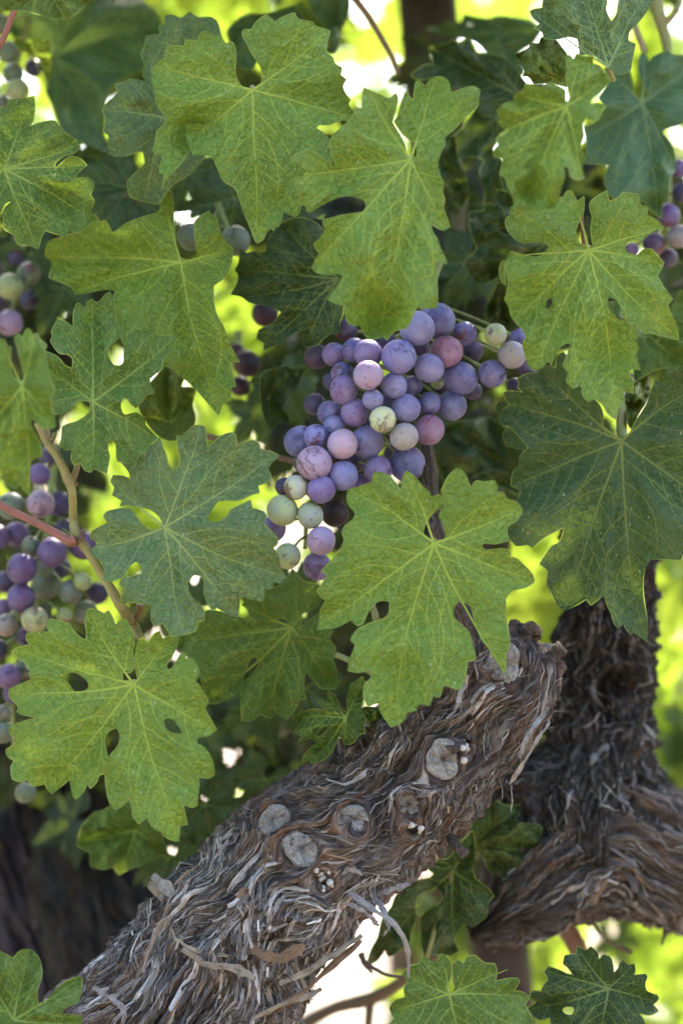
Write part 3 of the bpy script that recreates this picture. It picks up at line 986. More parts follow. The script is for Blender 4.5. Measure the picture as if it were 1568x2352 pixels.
def scar(limb, part, k, seed, label=None, sink=0.0015):
    """sawn stub of an old cane: cut face with cracks, raised bark lip round it"""
    rs = np.random.default_rng(seed)
    ks, kt, kr = k
    c = limb.surf(np.array([ks]), np.array([kt]), 0.0, disp=False)[0]
    b = limb.interp(np.array([ks]), limb.C)[0]
    nrm = (c - b) / np.linalg.norm(c - b)
    # the cut is not quite square to the limb: it leans towards the light
    nrm = nrm + np.array([-0.1, -0.45, 0.15]) * 0.7 + rs.normal(0, 0.16, 3); nrm /= np.linalg.norm(nrm)
    t1 = limb.interp(np.array([ks]), limb.T)[0]; t1 = t1 - nrm * (t1 @ nrm); t1 /= np.linalg.norm(t1)
    t2 = np.cross(nrm, t1)
    nr, na = 7, 40
    cracks = rs.uniform(0, 2 * math.pi, 6)
    V, FL = [], []
    top = c + nrm * (sink + 0.0035)
    for i in range(nr + 1):
        rad = i / nr
        for j in range(na):
            a = 2 * math.pi * j / na
            rr = kr * rad * (1 + 0.13 * math.sin(2 * a + seed) + 0.06 * math.sin(3 * a + seed * 2) + 0.03 * math.sin(7 * a))
            cd_ = min(abs((a - x + math.pi) % (2 * math.pi) - math.pi) for x in cracks)
            z = 0.0002 * rs.normal() - 0.0016 * math.exp(-(cd_ * rad * 9) ** 2) * (0.4 + rad * 0.6) * (1 if rad < 0.93 else 0.5) - 0.0012 * max(0, 1 - rad * 4)
            z -= 0.0012 * max(0, rad - 0.86) / 0.14
            V.append(top + t1 * rr * math.cos(a) + t2 * rr * math.sin(a) + nrm * z)
            FL.append((rad + seed, a * 1.0, 0))
    for j in range(na):           # side wall down into the limb
        a = 2 * math.pi * j / na
        rr = kr * 1.04 * (1 + 0.13 * math.sin(2 * a + seed) + 0.06 * math.sin(3 * a + seed * 2) + 0.03 * math.sin(7 * a))
        V.append(top + t1 * rr * math.cos(a) + t2 * rr * math.sin(a) - nrm * 0.012); FL.append((1.4 + seed, a, 0))
    Fc = []
    for i in range(nr + 1):
        for j in range(na):
            k2 = (j + 1) % na
            Fc.append((i * na + j, i * na + na + j, i * na + na + k2, i * na + k2))
    o = placed('pruning_scar', V, Fc, M_SCAR, part, c, None, False, {'flow': np.array(FL)})
    if label: o['label'] = label
    # lip of bark
    ring = []
    a = np.linspace(0, 2 * math.pi, 33)
    rr = kr * 1.2 * (1 + 0.07 * np.sin(2 * a + seed) + 0.06 * noise(a * 2, seed, 0, 8))
    rr[-1] = rr[0]
    path = top[None] - nrm[None] * 0.0028 + rr[:, None] * (np.cos(a)[:, None] * t1 + np.sin(a)[:, None] * t2)
    lw = 0.17 * kr * np.clip(1 + 1.1 * noise(a * 1.3, seed, 0, 18), 0.1, 2); lw[-1] = lw[0]
    v, f = tube(path, lw, 7, False, 0.8, seed)
    fl = np.stack([np.repeat(a * kr, 7), np.tile(np.linspace(0, kr, 7), 33), np.zeros(33 * 7)], 1)
    placed('scar_lip', v, f, M_BARK, part, c, None, True, {'flow': fl + seed})

# ------------------------------------------------------------------ the setting
n = 60
g = np.concatenate([np.linspace(-120, -6, 14), np.linspace(-5, 7, 49), np.linspace(8, 300, 18)])
gx = np.concatenate([np.linspace(-150, -6, 14), np.linspace(-5, 5, 41), np.linspace(6, 150, 14)])
GX, GY = np.meshgrid(gx, g, indexing='ij')
GZ = 0.03 * noise(GX * 1.3, GY * 1.3, 0, 40) + 0.012 * noise(GX * 5, GY * 5, 0, 41)
V = np.stack([GX, GY, GZ - 0.03], -1).reshape(-1, 3)
ny = len(g)
Fc = [(i * ny + j, (i + 1) * ny + j, (i + 1) * ny + j + 1, i * ny + j + 1) for i in range(len(gx) - 1) for j in range(ny - 1)]
ground = placed('ground', V, Fc, M_SOIL, None, (0, 0, 0))
tag(ground, 'pale dry vineyard soil glaring in the sun', 'ground', kind='structure')

# leaf colours (reflectance of the upper face, the last with shade painted in)
YOUNG = (0.130, 0.210, 0.024)
MID = (0.090, 0.158, 0.026)
COOL = (0.100, 0.160, 0.056)
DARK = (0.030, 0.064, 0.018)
TEAL = (0.030, 0.080, 0.040)
OLIVE = (0.105, 0.150, 0.020)
INNER_SHADE = (0.015, 0.014, 0.009)  # near-black: the canopy shade is in the leaf colour

# ------------------------------------------------------------------ the vine in front
vine = empty('grapevine', tuple(P(250, 2900, 1.02)[:2]) + (0.0,),
             'old grapevine with shaggy grey arm and sharp green leaves in front', 'grapevine')
vine2 = empty('grapevine', (0.42, 1.16, 0.0),
              'dark thick vine behind, upright trunk and curving cordon at the picture right', 'grapevine')
vine3 = empty('grapevine', tuple(P(10, 2000, 1.27)[:2]) + (0.0,),
              'blurred bluish grey vine trunk at the lower left picture edge', 'grapevine')
vine4 = empty('grapevine', (0.1, 1.75, 0.0),
              'out of focus sunlit yellow green foliage of the vine farther back', 'grapevine')

FRONT = vine
leaf(vine, 1, (1115, 398), [(1140, 1060), (860, 590), (1548, 522), (1440, 145), (705, 300)],
     "1085,393 1062,374 1045,345 1038,310 1042,275 1040,230 1033,195 1015,183 1000,194 985,175 965,150 948,162 925,145 895,138 878,160 876,187 850,178 820,180 815,206 780,202 745,206 735,225 738,255 715,265 690,285 670,312 675,330 668,355 680,400 690,450 710,490 735,523 720,555 695,580 690,615 676,662 690,682 714,686 718,700 708,735 703,765 725,768 722,800 717,838 735,790 780,742 815,700 838,655 855,682 900,685 940,693 955,730 975,775 995,805 1035,830 1055,870 1070,920 1090,970 1100,990 1115,1030 1128,1065 1138,1074 1165,1055 1175,1030 1195,1008 1210,1019 1215,1000 1232,998 1245,960 1250,935 1300,957 1322,940 1330,905 1338,850 1390,800 1440,740 1474,718 1465,680 1443,664 1460,640 1448,605 1420,580 1397,567 1410,553 1450,553 1480,540 1510,532 1545,535 1567,520 1558,490 1540,460 1548,440 1525,410 1515,380 1531,350 1505,330 1512,298 1480,280 1470,255 1440,232 1440,205 1448,170 1457,138 1430,125 1395,112 1380,96 1355,92 1325,88 1310,75 1300,56 1270,65 1240,80 1214,97 1195,80 1175,66 1150,80 1125,105 1110,130 1080,130 1070,145 1078,170 1095,200 1110,235 1135,270 1155,310 1158,345 1150,375 1135,392",
     0.955, YOUNG, 'largest sharp leaf at the top, pointing down above the central leaf, with a small pink scar', tu=0.0, tv=-0.006, cup=0.007, fold=0.004, droop=-0.004,
     bumps=((860, 590, 110, 0.006), (1540, 480, 160, 0.006)),
     flaps=[dict(pts="828,555 850,548 875,547 930,556 965,560 985,600 975,660 945,692 900,685 855,682 840,650 826,610", hinge=(990, 610), tip=(830, 590), amp=0.009, curve=1.3)])

leaf(vine, 2, (365, 705), [(225, 1470), (530, 1000), (470, 350), (180, 405), (-130, 770), (-60, 1180)],
     "350,690 340,640 318,592 284,537 300,480 309,440 300,411 265,436 235,420 195,405 160,390 154,420 150,480 122,475 108,520 60,560 20,600 8,650 25,700 32,736 -5,712 -47,680 -82,660 -117,672 -150,688 -147,710 -117,730 -92,755 -107,780 -147,785 -165,810 -137,830 -112,850 -127,870 -129,900 -97,905 -92,933 -65,908 -20,874 30,850 80,858 130,866 160,886 169,912 155,936 100,945 40,954 -5,966 -50,965 -15,946 -22,985 -12,1015 -37,1055 -62,1075 -57,1090 -37,1120 -57,1150 -69,1185 -47,1205 -7,1215 43,1210 62,1217 55,1236 30,1276 8,1310 0,1325 15,1335 50,1345 82,1348 75,1370 78,1395 90,1426 115,1440 140,1436 150,1455 160,1475 180,1499 215,1496 245,1486 260,1502 285,1470 310,1456 345,1450 360,1430 375,1396 385,1370 400,1355 440,1363 480,1362 484,1336 484,1286 478,1236 480,1186 475,1156 495,1160 527,1167 520,1140 500,1100 485,1060 460,1020 455,985 480,1005 510,1018 540,1001 525,960 510,920 515,880 505,850 510,810 495,770 485,735 485,710 500,670 518,640 515,610 530,595 560,570 600,525 640,490 662,465 665,430 671,400 650,384 620,382 580,395 548,411 540,393 535,363 515,345 490,337 465,345 440,365 430,382 415,365 400,354 385,365 380,410 378,447 360,425 345,406 327,440 312,488 304,518 290,535 325,588 343,603 377,628 392,650 388,690",
     0.926, YOUNG, 'bright leaf with curled left lobe hanging over the grape bunch', tu=0.004, tv=-0.012, cup=0.006, fold=0.0045,
     bumps=((-130, 780, 110, -0.010), (640, 420, 120, -0.008), (60, 860, 90, 0.006)),
     flaps=[dict(pts="-92,933 -65,908 -20,874 30,850 80,858 130,866 150,880 100,868 50,872 0,892 -45,915 -75,935", hinge=(40, 850), tip=(10, 900), amp=-0.004)])

leaf(vine, 4, (1150, 20), [(1270, 755), (1535, 405), (1468, 85), (1470, -80), (1085, -210), (820, 40), (905, 540), (830, 330)],
     "1115,-12 1098,-35 1095,-75 1120,-125 1130,-165 1129,-217 1100,-196 1075,-246 1052,-240 1035,-216 1000,-216 960,-220 925,-242 905,-220 850,-222 855,-190 830,-180 808,-170 806,-130 825,-95 850,-60 866,-8 900,-20 940,-20 975,0 965,30 920,50 860,40 808,25 800,50 788,65 780,100 788,115 796,160 788,210 778,236 800,270 810,310 840,350 866,372 900,345 940,308 900,330 875,352 857,375 875,400 860,440 870,480 880,520 904,550 940,540 970,510 985,527 1000,490 1030,445 1060,430 1070,440 1045,510 1038,530 1060,560 1050,600 1080,630 1120,615 1125,660 1150,687 1180,680 1210,700 1235,740 1270,767 1280,720 1307,690 1300,640 1347,652 1345,600 1330,560 1340,545 1379,551 1370,510 1360,480 1375,455 1350,412 1367,411 1355,370 1320,340 1280,320 1250,290 1235,250 1240,228 1270,240 1290,270 1310,320 1340,350 1356,377 1370,350 1400,390 1415,385 1480,400 1547,416 1540,370 1520,310 1502,262 1522,235 1495,200 1480,180 1452,130 1465,110 1482,76 1450,40 1430,15 1395,15 1360,40 1320,25 1308,5 1330,-20 1390,-30 1440,-65 1480,-80 1460,-110 1408,-136 1415,-170 1380,-180 1371,-226 1340,-230 1300,-236 1290,-222 1265,-205 1240,-196 1230,-241 1195,-225 1160,-195 1155,-165 1165,-125 1160,-75 1165,-25 1170,8",
     0.948, YOUNG, 'bright deeply lobed leaf above the large dark leaf beside the grapes', tu=0.0, tv=-0.010, cup=0.004, fold=0.004,
     holes=["967,240 985,232 992,245 985,265 965,278"],
     flaps=[dict(pts="808,-135 826,-130 845,-110 860,-70 870,-25 868,-5 845,-15 810,-45 788,-80 783,-110 795,-130", hinge=(870, -60), tip=(785, -90), amp=-0.018, curve=1.2),
            dict(pts="808,27 800,45 786,62 768,70 757,95 757,130 770,160 785,170 782,130 785,100 800,60", hinge=(800, 90), tip=(757, 110), amp=-0.012, curve=1.2)])

leaf(vine, 6, (468, 228), [(285, 1020), (780, 785), (895, 390), (840, 80), (345, -80), (105, -5), (-30, 590)],
     "440,216 422,187 428,150 455,110 480,85 505,60 510,32 490,12 455,20 450,5 420,-25 395,-55 370,-80 345,-92 330,-55 325,0 290,-50 270,-70 235,-86 200,-82 195,-42 160,-30 130,-20 95,-12 83,20 90,60 118,95 110,120 75,150 63,180 70,215 55,250 20,300 -30,350 -5,370 -20,400 -47,440 -25,470 -10,480 -30,520 -35,560 -44,608 0,605 50,596 100,570 130,592 155,580 180,530 215,490 245,482 272,485 270,530 250,560 190,580 130,610 98,655 120,680 95,740 88,792 140,800 185,785 190,825 165,850 158,900 175,950 225,935 230,970 255,1010 280,1040 325,1020 350,980 385,970 400,940 450,947 465,905 495,907 510,855 580,877 600,840 610,790 615,750 652,742 640,670 620,620 590,590 560,560 553,520 575,485 610,492 630,510 645,560 655,600 670,640 690,672 705,670 720,720 740,740 770,790 785,803 785,720 800,690 802,650 790,590 780,540 785,500 785,475 810,440 870,425 910,400 905,370 870,330 830,295 795,292 803,265 770,252 700,258 678,243 690,228 740,231 795,216 790,180 790,155 830,130 860,97 855,70 830,45 790,30 775,5 745,0 748,-25 735,-52 690,-43 655,-47 630,-20 620,-45 605,-82 580,-102 560,-97 530,-65 510,-25 500,0 512,30 510,60 490,105 508,150 519,190 510,212",
     0.94, YOUNG, 'bright leaf in the middle, lying in front of the gnarled arm below the grapes', tu=0.0, tv=-0.008, cup=0.003, fold=0.0035)

leaf(vine, 5, (593, 853), [(790, 1530), (230, 1325), (50, 890), (70, 703), (395, 530), (945, 1050), (745, 650)],
     "560,835 545,838 540,800 575,800 595,770 590,720 599,665 592,635 575,600 560,563 530,570 510,592 500,560 480,526 460,540 445,530 420,521 395,518 380,545 378,590 385,620 380,657 350,640 320,605 310,585 290,578 260,570 230,562 213,570 210,600 216,621 160,617 119,627 118,655 136,676 80,690 56,705 65,726 110,752 125,780 170,799 230,800 275,808 330,800 375,825 392,852 385,872 350,887 328,880 300,840 270,816 220,795 138,791 130,810 141,831 90,850 43,875 45,910 75,940 82,960 75,970 95,985 172,998 100,1015 43,1040 45,1070 76,1095 60,1120 28,1141 35,1170 67,1190 50,1216 55,1266 90,1281 120,1271 150,1303 200,1291 210,1316 230,1336 270,1306 310,1271 320,1336 336,1359 370,1326 385,1286 400,1311 425,1286 440,1251 467,1246 477,1206 475,1160 463,1100 480,1060 514,1043 531,1070 528,1110 510,1140 492,1158 470,1196 465,1256 475,1336 490,1386 510,1406 545,1386 575,1351 585,1406 590,1436 615,1468 650,1441 670,1481 700,1498 715,1496 725,1521 760,1541 791,1545 795,1476 828,1472 820,1436 810,1381 850,1396 873,1386 880,1311 875,1261 920,1266 947,1251 945,1206 930,1165 905,1130 870,1112 875,1087 920,1080 958,1052 940,1020 905,960 920,930 910,900 880,850 865,840 882,800 870,770 850,740 822,737 820,708 800,715 780,745 760,780 740,787 735,765 760,730 780,690 789,643 750,635 720,652 705,618 680,630 655,667 630,643 605,665 598,720 597,760 603,800 612,840",
     0.945, YOUNG, 'pale green many lobed leaf low on the left, covering the lower grapes', tu=0.0, tv=-0.010, cup=0.003, fold=0.0035,
     holes=["727,1008 760,1006 790,1038 802,1066 760,1064 735,1045"])

leaf(vine, 5, (728, 158), [(800, 625), (1045, 540), (1250, 375), (1215, -160), (885, -280), (505, -40), (415, 250)],
     "716,138 700,108 672,85 640,74 590,66 555,60 530,66 540,40 495,15 505,-15 488,-45 500,-72 540,-70 575,-55 570,-85 533,-132 570,-125 620,-160 640,-190 680,-215 708,-243 718,-200 735,-160 745,-120 765,-97 790,-110 795,-150 785,-190 780,-252 800,-245 850,-287 880,-292 905,-286 915,-215 920,-195 960,-235 1010,-259 1040,-252 1048,-205 1090,-220 1120,-227 1145,-207 1150,-180 1190,-180 1232,-160 1200,-125 1185,-100 1195,-75 1190,-45 1140,-25 1145,5 1110,15 1050,40 1000,40 965,45 940,75 917,115 935,134 965,132 1000,110 1020,80 1060,60 1106,39 1115,75 1160,85 1180,105 1165,140 1190,170 1222,200 1225,230 1205,250 1230,280 1240,330 1264,376 1240,407 1210,400 1200,432 1165,425 1166,460 1160,487 1110,475 1060,465 1058,510 1050,553 1000,540 960,513 940,527 915,490 900,440 903,400 890,375 855,369 828,400 835,440 860,480 885,505 902,540 900,567 870,573 865,612 830,630 795,637 755,632 735,605 720,583 683,592 665,560 668,503 620,495 575,490 538,502 535,465 550,435 528,410 540,385 590,370 626,362 628,330 600,311 575,330 550,375 520,387 488,400 455,387 462,350 450,315 430,295 403,275 412,245 440,230 398,205 405,175 440,155 475,140 458,110 475,88 520,76 568,72 590,92 605,112 625,140 660,165 700,168",
     0.952, COOL, 'grey green leaf with pale specks, left of the lowest green grapes', tu=0.004, tv=-0.012, cup=0.004, fold=0.0035)

leaf(vine, 3, (410, 690), [(405, 245), (780, 397), (685, 845), (400, 990), (225, 560)],
     "398,690 370,682 340,690 310,720 270,747 230,737 228,700 225,650 205,600 187,570 177,520 200,465 240,480 265,500 290,530 320,540 322,500 300,480 265,475 240,450 223,420 232,400 228,380 245,340 262,324 290,335 324,357 325,300 335,265 345,253 365,265 380,275 385,250 405,235 425,249 440,245 465,215 488,201 500,240 508,280 515,320 520,345 542,350 535,400 510,420 485,445 478,480 500,522 525,529 545,515 548,460 560,420 565,383 600,363 624,376 640,338 640,376 692,363 700,395 740,395 793,393 765,430 740,480 720,500 718,540 690,565 663,590 670,620 684,652 650,660 625,690 600,717 580,700 565,680 550,673 533,700 540,735 557,746 600,735 640,760 645,790 680,830 697,850 660,880 640,910 620,925 600,950 590,972 560,960 520,952 514,930 512,880 500,860 480,858 478,900 486,930 480,970 470,1005 440,995 415,985 400,1000 375,990 360,960 330,967 316,940 320,900 290,902 263,880 270,850 275,800 300,785 340,775 380,750 400,720",
     0.95, MID, 'upright toothed leaf on the left, its stalk end left of centre, below the wide yellow green leaf', tu=0.006, tv=-0.010, cup=0.005, fold=0.004)

leaf(vine, 3, (98, 620), [(135, 1095), (235, 780), (150, 390), (10, 425), (-110, 850)],
     "85,600 55,570 48,520 50,450 35,445 20,418 -10,412 -60,440 -120,520 -100,700 -160,900 -60,1000 5,990 20,1020 40,1057 70,1077 90,1050 110,1080 141,1108 125,1060 130,1010 135,960 150,937 186,931 180,880 165,840 135,790 140,755 170,790 200,807 244,801 240,760 230,720 225,680 241,640 230,600 215,560 210,520 195,475 206,440 180,413 165,386 145,396 133,372 118,368 100,401 80,383 64,405 80,450 90,500 105,560 107,600",
     0.885, YOUNG, 'slightly blurred bright leaf at the left picture edge, nearest of the leaves there', tu=0.006, tv=-0.008, cup=0.005, fold=0.004)

leaf(vine, 4, (1297, 862), [(1390, 1730), (1050, 1590), (830, 1060), (790, 700), (960, 560), (1690, 1150), (1600, 640)],
     "1270,850 1228,828 1214,790 1214,740 1190,690 1130,640 1080,560 1062,500 1037,468 1010,490 1005,542 960,525 935,528 930,560 880,565 833,588 845,610 835,625 860,647 800,640 773,650 785,680 802,705 770,725 758,770 770,795 800,800 840,840 882,890 870,905 845,930 835,975 815,1000 808,1057 830,1070 857,1090 835,1120 820,1150 805,1200 795,1245 790,1275 830,1327 880,1322 900,1337 940,1302 975,1278 1040,1246 1022,1305 985,1327 950,1375 933,1406 970,1437 965,1497 990,1546 1010,1586 1045,1609 1090,1591 1140,1561 1160,1587 1190,1566 1215,1545 1230,1586 1250,1626 1260,1666 1285,1687 1305,1666 1310,1686 1335,1718 1345,1706 1380,1731 1409,1753 1411,1686 1405,1626 1395,1566 1390,1506 1395,1446 1410,1406 1430,1386 1500,1386 1556,1387 1575,1350 1650,1330 1700,1180 1750,980 1700,700 1640,560 1570,534 1540,540 1499,543 1480,570 1470,602 1444,593 1425,640 1410,690 1380,740 1350,790 1330,830 1312,850",
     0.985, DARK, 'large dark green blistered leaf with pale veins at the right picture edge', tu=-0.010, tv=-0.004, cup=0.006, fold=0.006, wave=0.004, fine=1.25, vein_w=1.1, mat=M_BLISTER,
     flaps=[dict(pts="800,800 778,820 772,850 790,885 830,893 868,905 880,890 850,850", hinge=(860, 845), tip=(775, 860), amp=-0.010),
            dict(pts="785,680 760,685 742,710 745,755 760,775 770,725 800,705", hinge=(800, 715), tip=(742, 720), amp=-0.010)])

leaf(vine, 2, (1055, 470), [(900, 870), (745, 600), (850, 430), (1215, 355), (1120, 780), (1105, 250)],
     "1050,448 1050,400 1025,380 985,363 960,376 935,385 870,373 865,395 822,420 820,445 780,455 743,490 760,515 753,535 770,560 800,578 760,600 743,615 755,640 733,660 733,692 770,700 765,740 758,770 785,790 795,830 815,860 825,930 900,935 1000,920 1020,877 1030,820 1045,780 1040,738 1060,740 1070,780 1100,797 1132,786 1120,740 1133,700 1115,650 1131,600 1125,550 1140,520 1170,542 1200,520 1210,490 1230,465 1190,455 1155,465 1160,440 1190,420 1220,390 1247,355 1225,320 1200,290 1170,280 1171,248 1120,246 1100,233 1085,260 1065,238 1048,250 1055,300 1050,350 1060,400 1066,448",
     0.895, YOUNG, 'pale slightly soft leaf with crumpled tip, high on the right', tu=-0.004, tv=-0.012, cup=0.005, fold=0.004, bumps=((985, 400, 60, -0.006),))

leaf(vine, 2, (1238, 297), [(905, 50), (1100, -130), (1400, -20), (1310, 170), (1060, 170)],
     "1225,280 1190,255 1150,240 1110,247 1105,200 1100,172 1060,163 1000,175 953,167 945,140 908,125 935,105 905,80 891,50 910,40 945,35 950,0 960,-60 1050,-150 1150,-140 1225,-60 1232,0 1227,45 1250,97 1275,60 1285,0 1320,-80 1420,-60 1437,0 1400,60 1370,100 1330,140 1325,180 1357,195 1345,250 1335,310 1290,330 1250,312",
     0.965, COOL, 'grey green leaf cut by the top picture edge, on the right', tu=0.0, tv=-0.018, cup=0.004, stalk=(10, 30, 0.03))

leaf(vine, 2, (1050, 380), [(840, 245), (945, 180), (880, 340)],
     "940,163 1000,173 1030,208 1056,245 1062,330 1052,385 1000,372 950,366 910,371 885,340 860,336 866,310 822,245 860,225 886,210 889,188 930,190",
     0.985, OLIVE, 'small olive leaf with fine veins tucked behind the pale leaf high on the right', tu=0.004, tv=-0.006, stalk=None)

leaf(vine, 3, (800, 75), [(960, 720), (350, 200), (730, -230), (1010, 15), (225, 60)],
     "790,52 783,20 770,-80 768,-160 760,-235 742,-252 722,-238 710,-190 700,-150 640,-130 560,-100 500,-60 470,-110 440,-105 420,-140 330,-60 215,-20 198,40 225,80 218,140 310,180 333,216 400,205 470,193 510,200 500,232 520,300 540,420 600,490 700,520 780,560 830,600 880,650 930,710 967,748 990,690 1022,672 1018,625 1042,621 1025,560 1013,510 1057,514 1035,470 1010,420 990,360 960,310 945,250 943,180 960,165 1000,130 1020,80 1027,13 1000,-10 975,-60 962,-127 945,-130 925,-152 900,-140 858,-100 864,0 870,40 850,68",
     0.995, YOUNG, 'wide yellow green leaf on the upper left with a folded right lobe', tu=-0.014, tv=-0.010, cup=0.004, fold=0.005, bumps=((900, 0, 90, -0.008),))

leaf(vine, 1, (735, 520), [(470, 490), (650, 240), (880, 80), (640, 880)],
     "970,130 960,95 930,75 875,75 838,50 800,80 760,64 728,70 725,110 703,115 710,155 680,152 643,160 640,200 623,245 640,290 630,330 650,362 630,357 578,346 540,365 510,372 520,410 500,430 475,455 453,485 468,530 460,580 480,600 476,640 480,677 510,692 560,688 600,674 632,670 640,720 600,760 563,800 570,850 580,870 640,890 700,900 760,820 850,760 950,600 1000,300",
     1.005, COOL, 'toothed grey green leaf partly hidden behind the largest top leaf', tu=0.006, tv=-0.010, stalk=None)

leaf(vine, 1, (20, 745), [(165, 1090), (410, 965), (375, 730), (340, 645), (140, 440), (-150, 900)],
     "-5,720 -30,640 -60,560 -40,500 0,468 30,480 43,440 100,433 152,423 155,470 150,530 135,556 165,545 240,533 290,585 340,620 357,655 320,680 285,688 245,720 243,752 290,705 320,690 355,700 384,730 350,760 330,790 380,783 412,800 415,830 400,860 417,890 405,930 423,970 385,1000 350,1027 310,1020 290,1047 250,1035 200,1018 185,1050 170,1098 130,1085 80,1077 60,1040 20,1010 12,960 20,920 52,888 25,900 0,945 -60,1040 -150,1000 -180,860 -160,740 -60,730",
     0.99, MID, 'soft green leaf at the left edge below the big blue green blurred leaf', tu=-0.006, tv=-0.012, cup=0.005)

leaf(vine, 3, (1495, 146), [(1040, 105), (1075, 225), (1170, 450), (1350, 435), (1260, -90)],
     "1057,10 1090,30 1115,23 1170,30 1190,-35 1245,-100 1330,-125 1420,-80 1500,60 1530,146 1520,250 1512,310 1500,340 1506,380 1480,388 1463,393 1430,410 1400,440 1345,447 1333,420 1340,395 1310,380 1280,400 1245,435 1220,440 1163,462 1165,430 1133,410 1145,370 1200,345 1241,294 1200,272 1140,260 1100,250 1063,225 1018,216 1045,170 1052,130 1038,108 1055,70",
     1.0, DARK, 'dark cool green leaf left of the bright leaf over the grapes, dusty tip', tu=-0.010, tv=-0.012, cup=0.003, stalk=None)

leaf(vine, 5, (1290, 600), [(1190, 990), (1475, 860), (940, 920), (810, 660), (1410, 430), (1080, 500)],
     "1278,582 1240,560 1170,575 1110,560 1090,520 1065,500 1165,440 1250,405 1290,340 1340,395 1400,408 1422,470 1400,502 1360,530 1334,545 1330,575 1316,604 1340,590 1410,535 1472,600 1455,650 1482,690 1470,740 1487,800 1480,873 1420,870 1390,840 1350,800 1345,830 1340,880 1352,917 1320,920 1310,950 1270,1007 1220,975 1195,1002 1150,985 1110,1012 1068,1012 1065,950 1058,880 1075,840 1120,800 1147,760 1130,730 1105,740 1088,780 1080,820 1060,875 1020,910 970,932 935,937 918,930 890,850 850,760 785,685 800,640 880,560 930,520 1050,550 1105,575 1180,590",
     1.02, MID, 'shaded leaf with dark middle lobe between the speckled leaf and the bark', tu=0.004, tv=-0.008, fold=0.005)

leaf(vine, 6, (80, 1000), [(75, 1110), (-60, 1190), (-130, 1000), (150, 830), (0, 900)],
     "88,975 85,920 95,870 100,848 130,835 151,818 167,850 160,900 150,960 167,1000 160,1040 167,1067 140,1075 110,1112 75,1117 60,1085 45,1085 30,1130 0,1172 -30,1190 -67,1203 -87,1185 -113,1191 -97,1150 -47,1110 -77,1090 -137,1112 -117,1085 -143,1060 -127,1030 -158,1000 -117,975 -57,960 -17,966 -52,918 -5,928 0,880 30,898 60,960",
     0.985, MID, 'small five lobed leaf just above the shaggy bark', tu=0.0, tv=-0.006, fold=0.003, holes=["-50,1080 -35,1050 -5,1035 0,1050 -25,1075"])
leaf(vine, 6, (160, 965), [(200, 1080), (250, 1040)],
     "150,960 170,950 215,953 240,960 256,990 252,1020 256,1062 230,1050 218,1070 208,1093 195,1065 200,1030 170,1000",
     0.99, MID, 'tiny leaf beside the small five lobed leaf above the bark', tv=-0.004, fold=0.002, stalk=None)

leaf(vine, 8, (640, 410), [(1000, 465), (835, 570), (840, 255), (740, 560)],
     "680,270 720,243 745,220 790,240 840,238 850,260 820,317 870,320 925,323 942,345 935,390 960,410 1013,460 1008,492 935,517 925,557 880,556 845,545 835,584 770,560 730,545 700,510 680,460 640,440 625,380 640,320",
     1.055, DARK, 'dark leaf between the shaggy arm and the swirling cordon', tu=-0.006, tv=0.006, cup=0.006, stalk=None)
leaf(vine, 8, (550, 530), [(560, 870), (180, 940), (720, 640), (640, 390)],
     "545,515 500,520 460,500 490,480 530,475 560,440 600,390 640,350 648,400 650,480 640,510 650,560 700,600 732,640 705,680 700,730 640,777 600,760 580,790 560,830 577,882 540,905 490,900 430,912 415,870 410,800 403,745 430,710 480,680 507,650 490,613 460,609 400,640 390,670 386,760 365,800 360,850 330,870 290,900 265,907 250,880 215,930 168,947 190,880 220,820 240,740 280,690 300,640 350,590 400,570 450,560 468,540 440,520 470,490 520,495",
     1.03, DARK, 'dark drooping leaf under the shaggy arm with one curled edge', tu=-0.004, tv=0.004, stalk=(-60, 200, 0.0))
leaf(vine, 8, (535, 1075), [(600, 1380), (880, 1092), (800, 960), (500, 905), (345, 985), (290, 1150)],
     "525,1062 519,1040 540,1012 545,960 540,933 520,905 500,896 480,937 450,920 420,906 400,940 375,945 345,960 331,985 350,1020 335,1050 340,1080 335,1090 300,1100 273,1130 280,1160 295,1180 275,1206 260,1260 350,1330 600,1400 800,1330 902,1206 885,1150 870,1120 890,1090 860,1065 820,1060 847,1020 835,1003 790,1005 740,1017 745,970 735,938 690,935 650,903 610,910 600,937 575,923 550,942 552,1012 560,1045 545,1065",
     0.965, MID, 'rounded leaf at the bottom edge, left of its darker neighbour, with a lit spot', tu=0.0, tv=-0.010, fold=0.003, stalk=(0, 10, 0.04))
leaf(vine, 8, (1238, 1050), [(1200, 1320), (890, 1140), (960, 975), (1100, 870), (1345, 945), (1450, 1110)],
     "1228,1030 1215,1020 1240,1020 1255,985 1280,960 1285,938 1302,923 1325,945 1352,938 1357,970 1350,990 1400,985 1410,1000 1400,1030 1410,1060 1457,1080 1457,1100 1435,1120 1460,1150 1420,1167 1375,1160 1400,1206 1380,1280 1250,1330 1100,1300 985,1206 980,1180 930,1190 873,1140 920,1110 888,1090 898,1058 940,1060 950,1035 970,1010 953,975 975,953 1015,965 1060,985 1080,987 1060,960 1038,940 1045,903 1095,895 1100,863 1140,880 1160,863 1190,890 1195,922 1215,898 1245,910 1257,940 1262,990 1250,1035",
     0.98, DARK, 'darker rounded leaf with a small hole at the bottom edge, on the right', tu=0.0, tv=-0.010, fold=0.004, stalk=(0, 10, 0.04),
     holes=["1035,1145 1050,1130 1080,1132 1085,1150 1075,1165 1050,1163"])
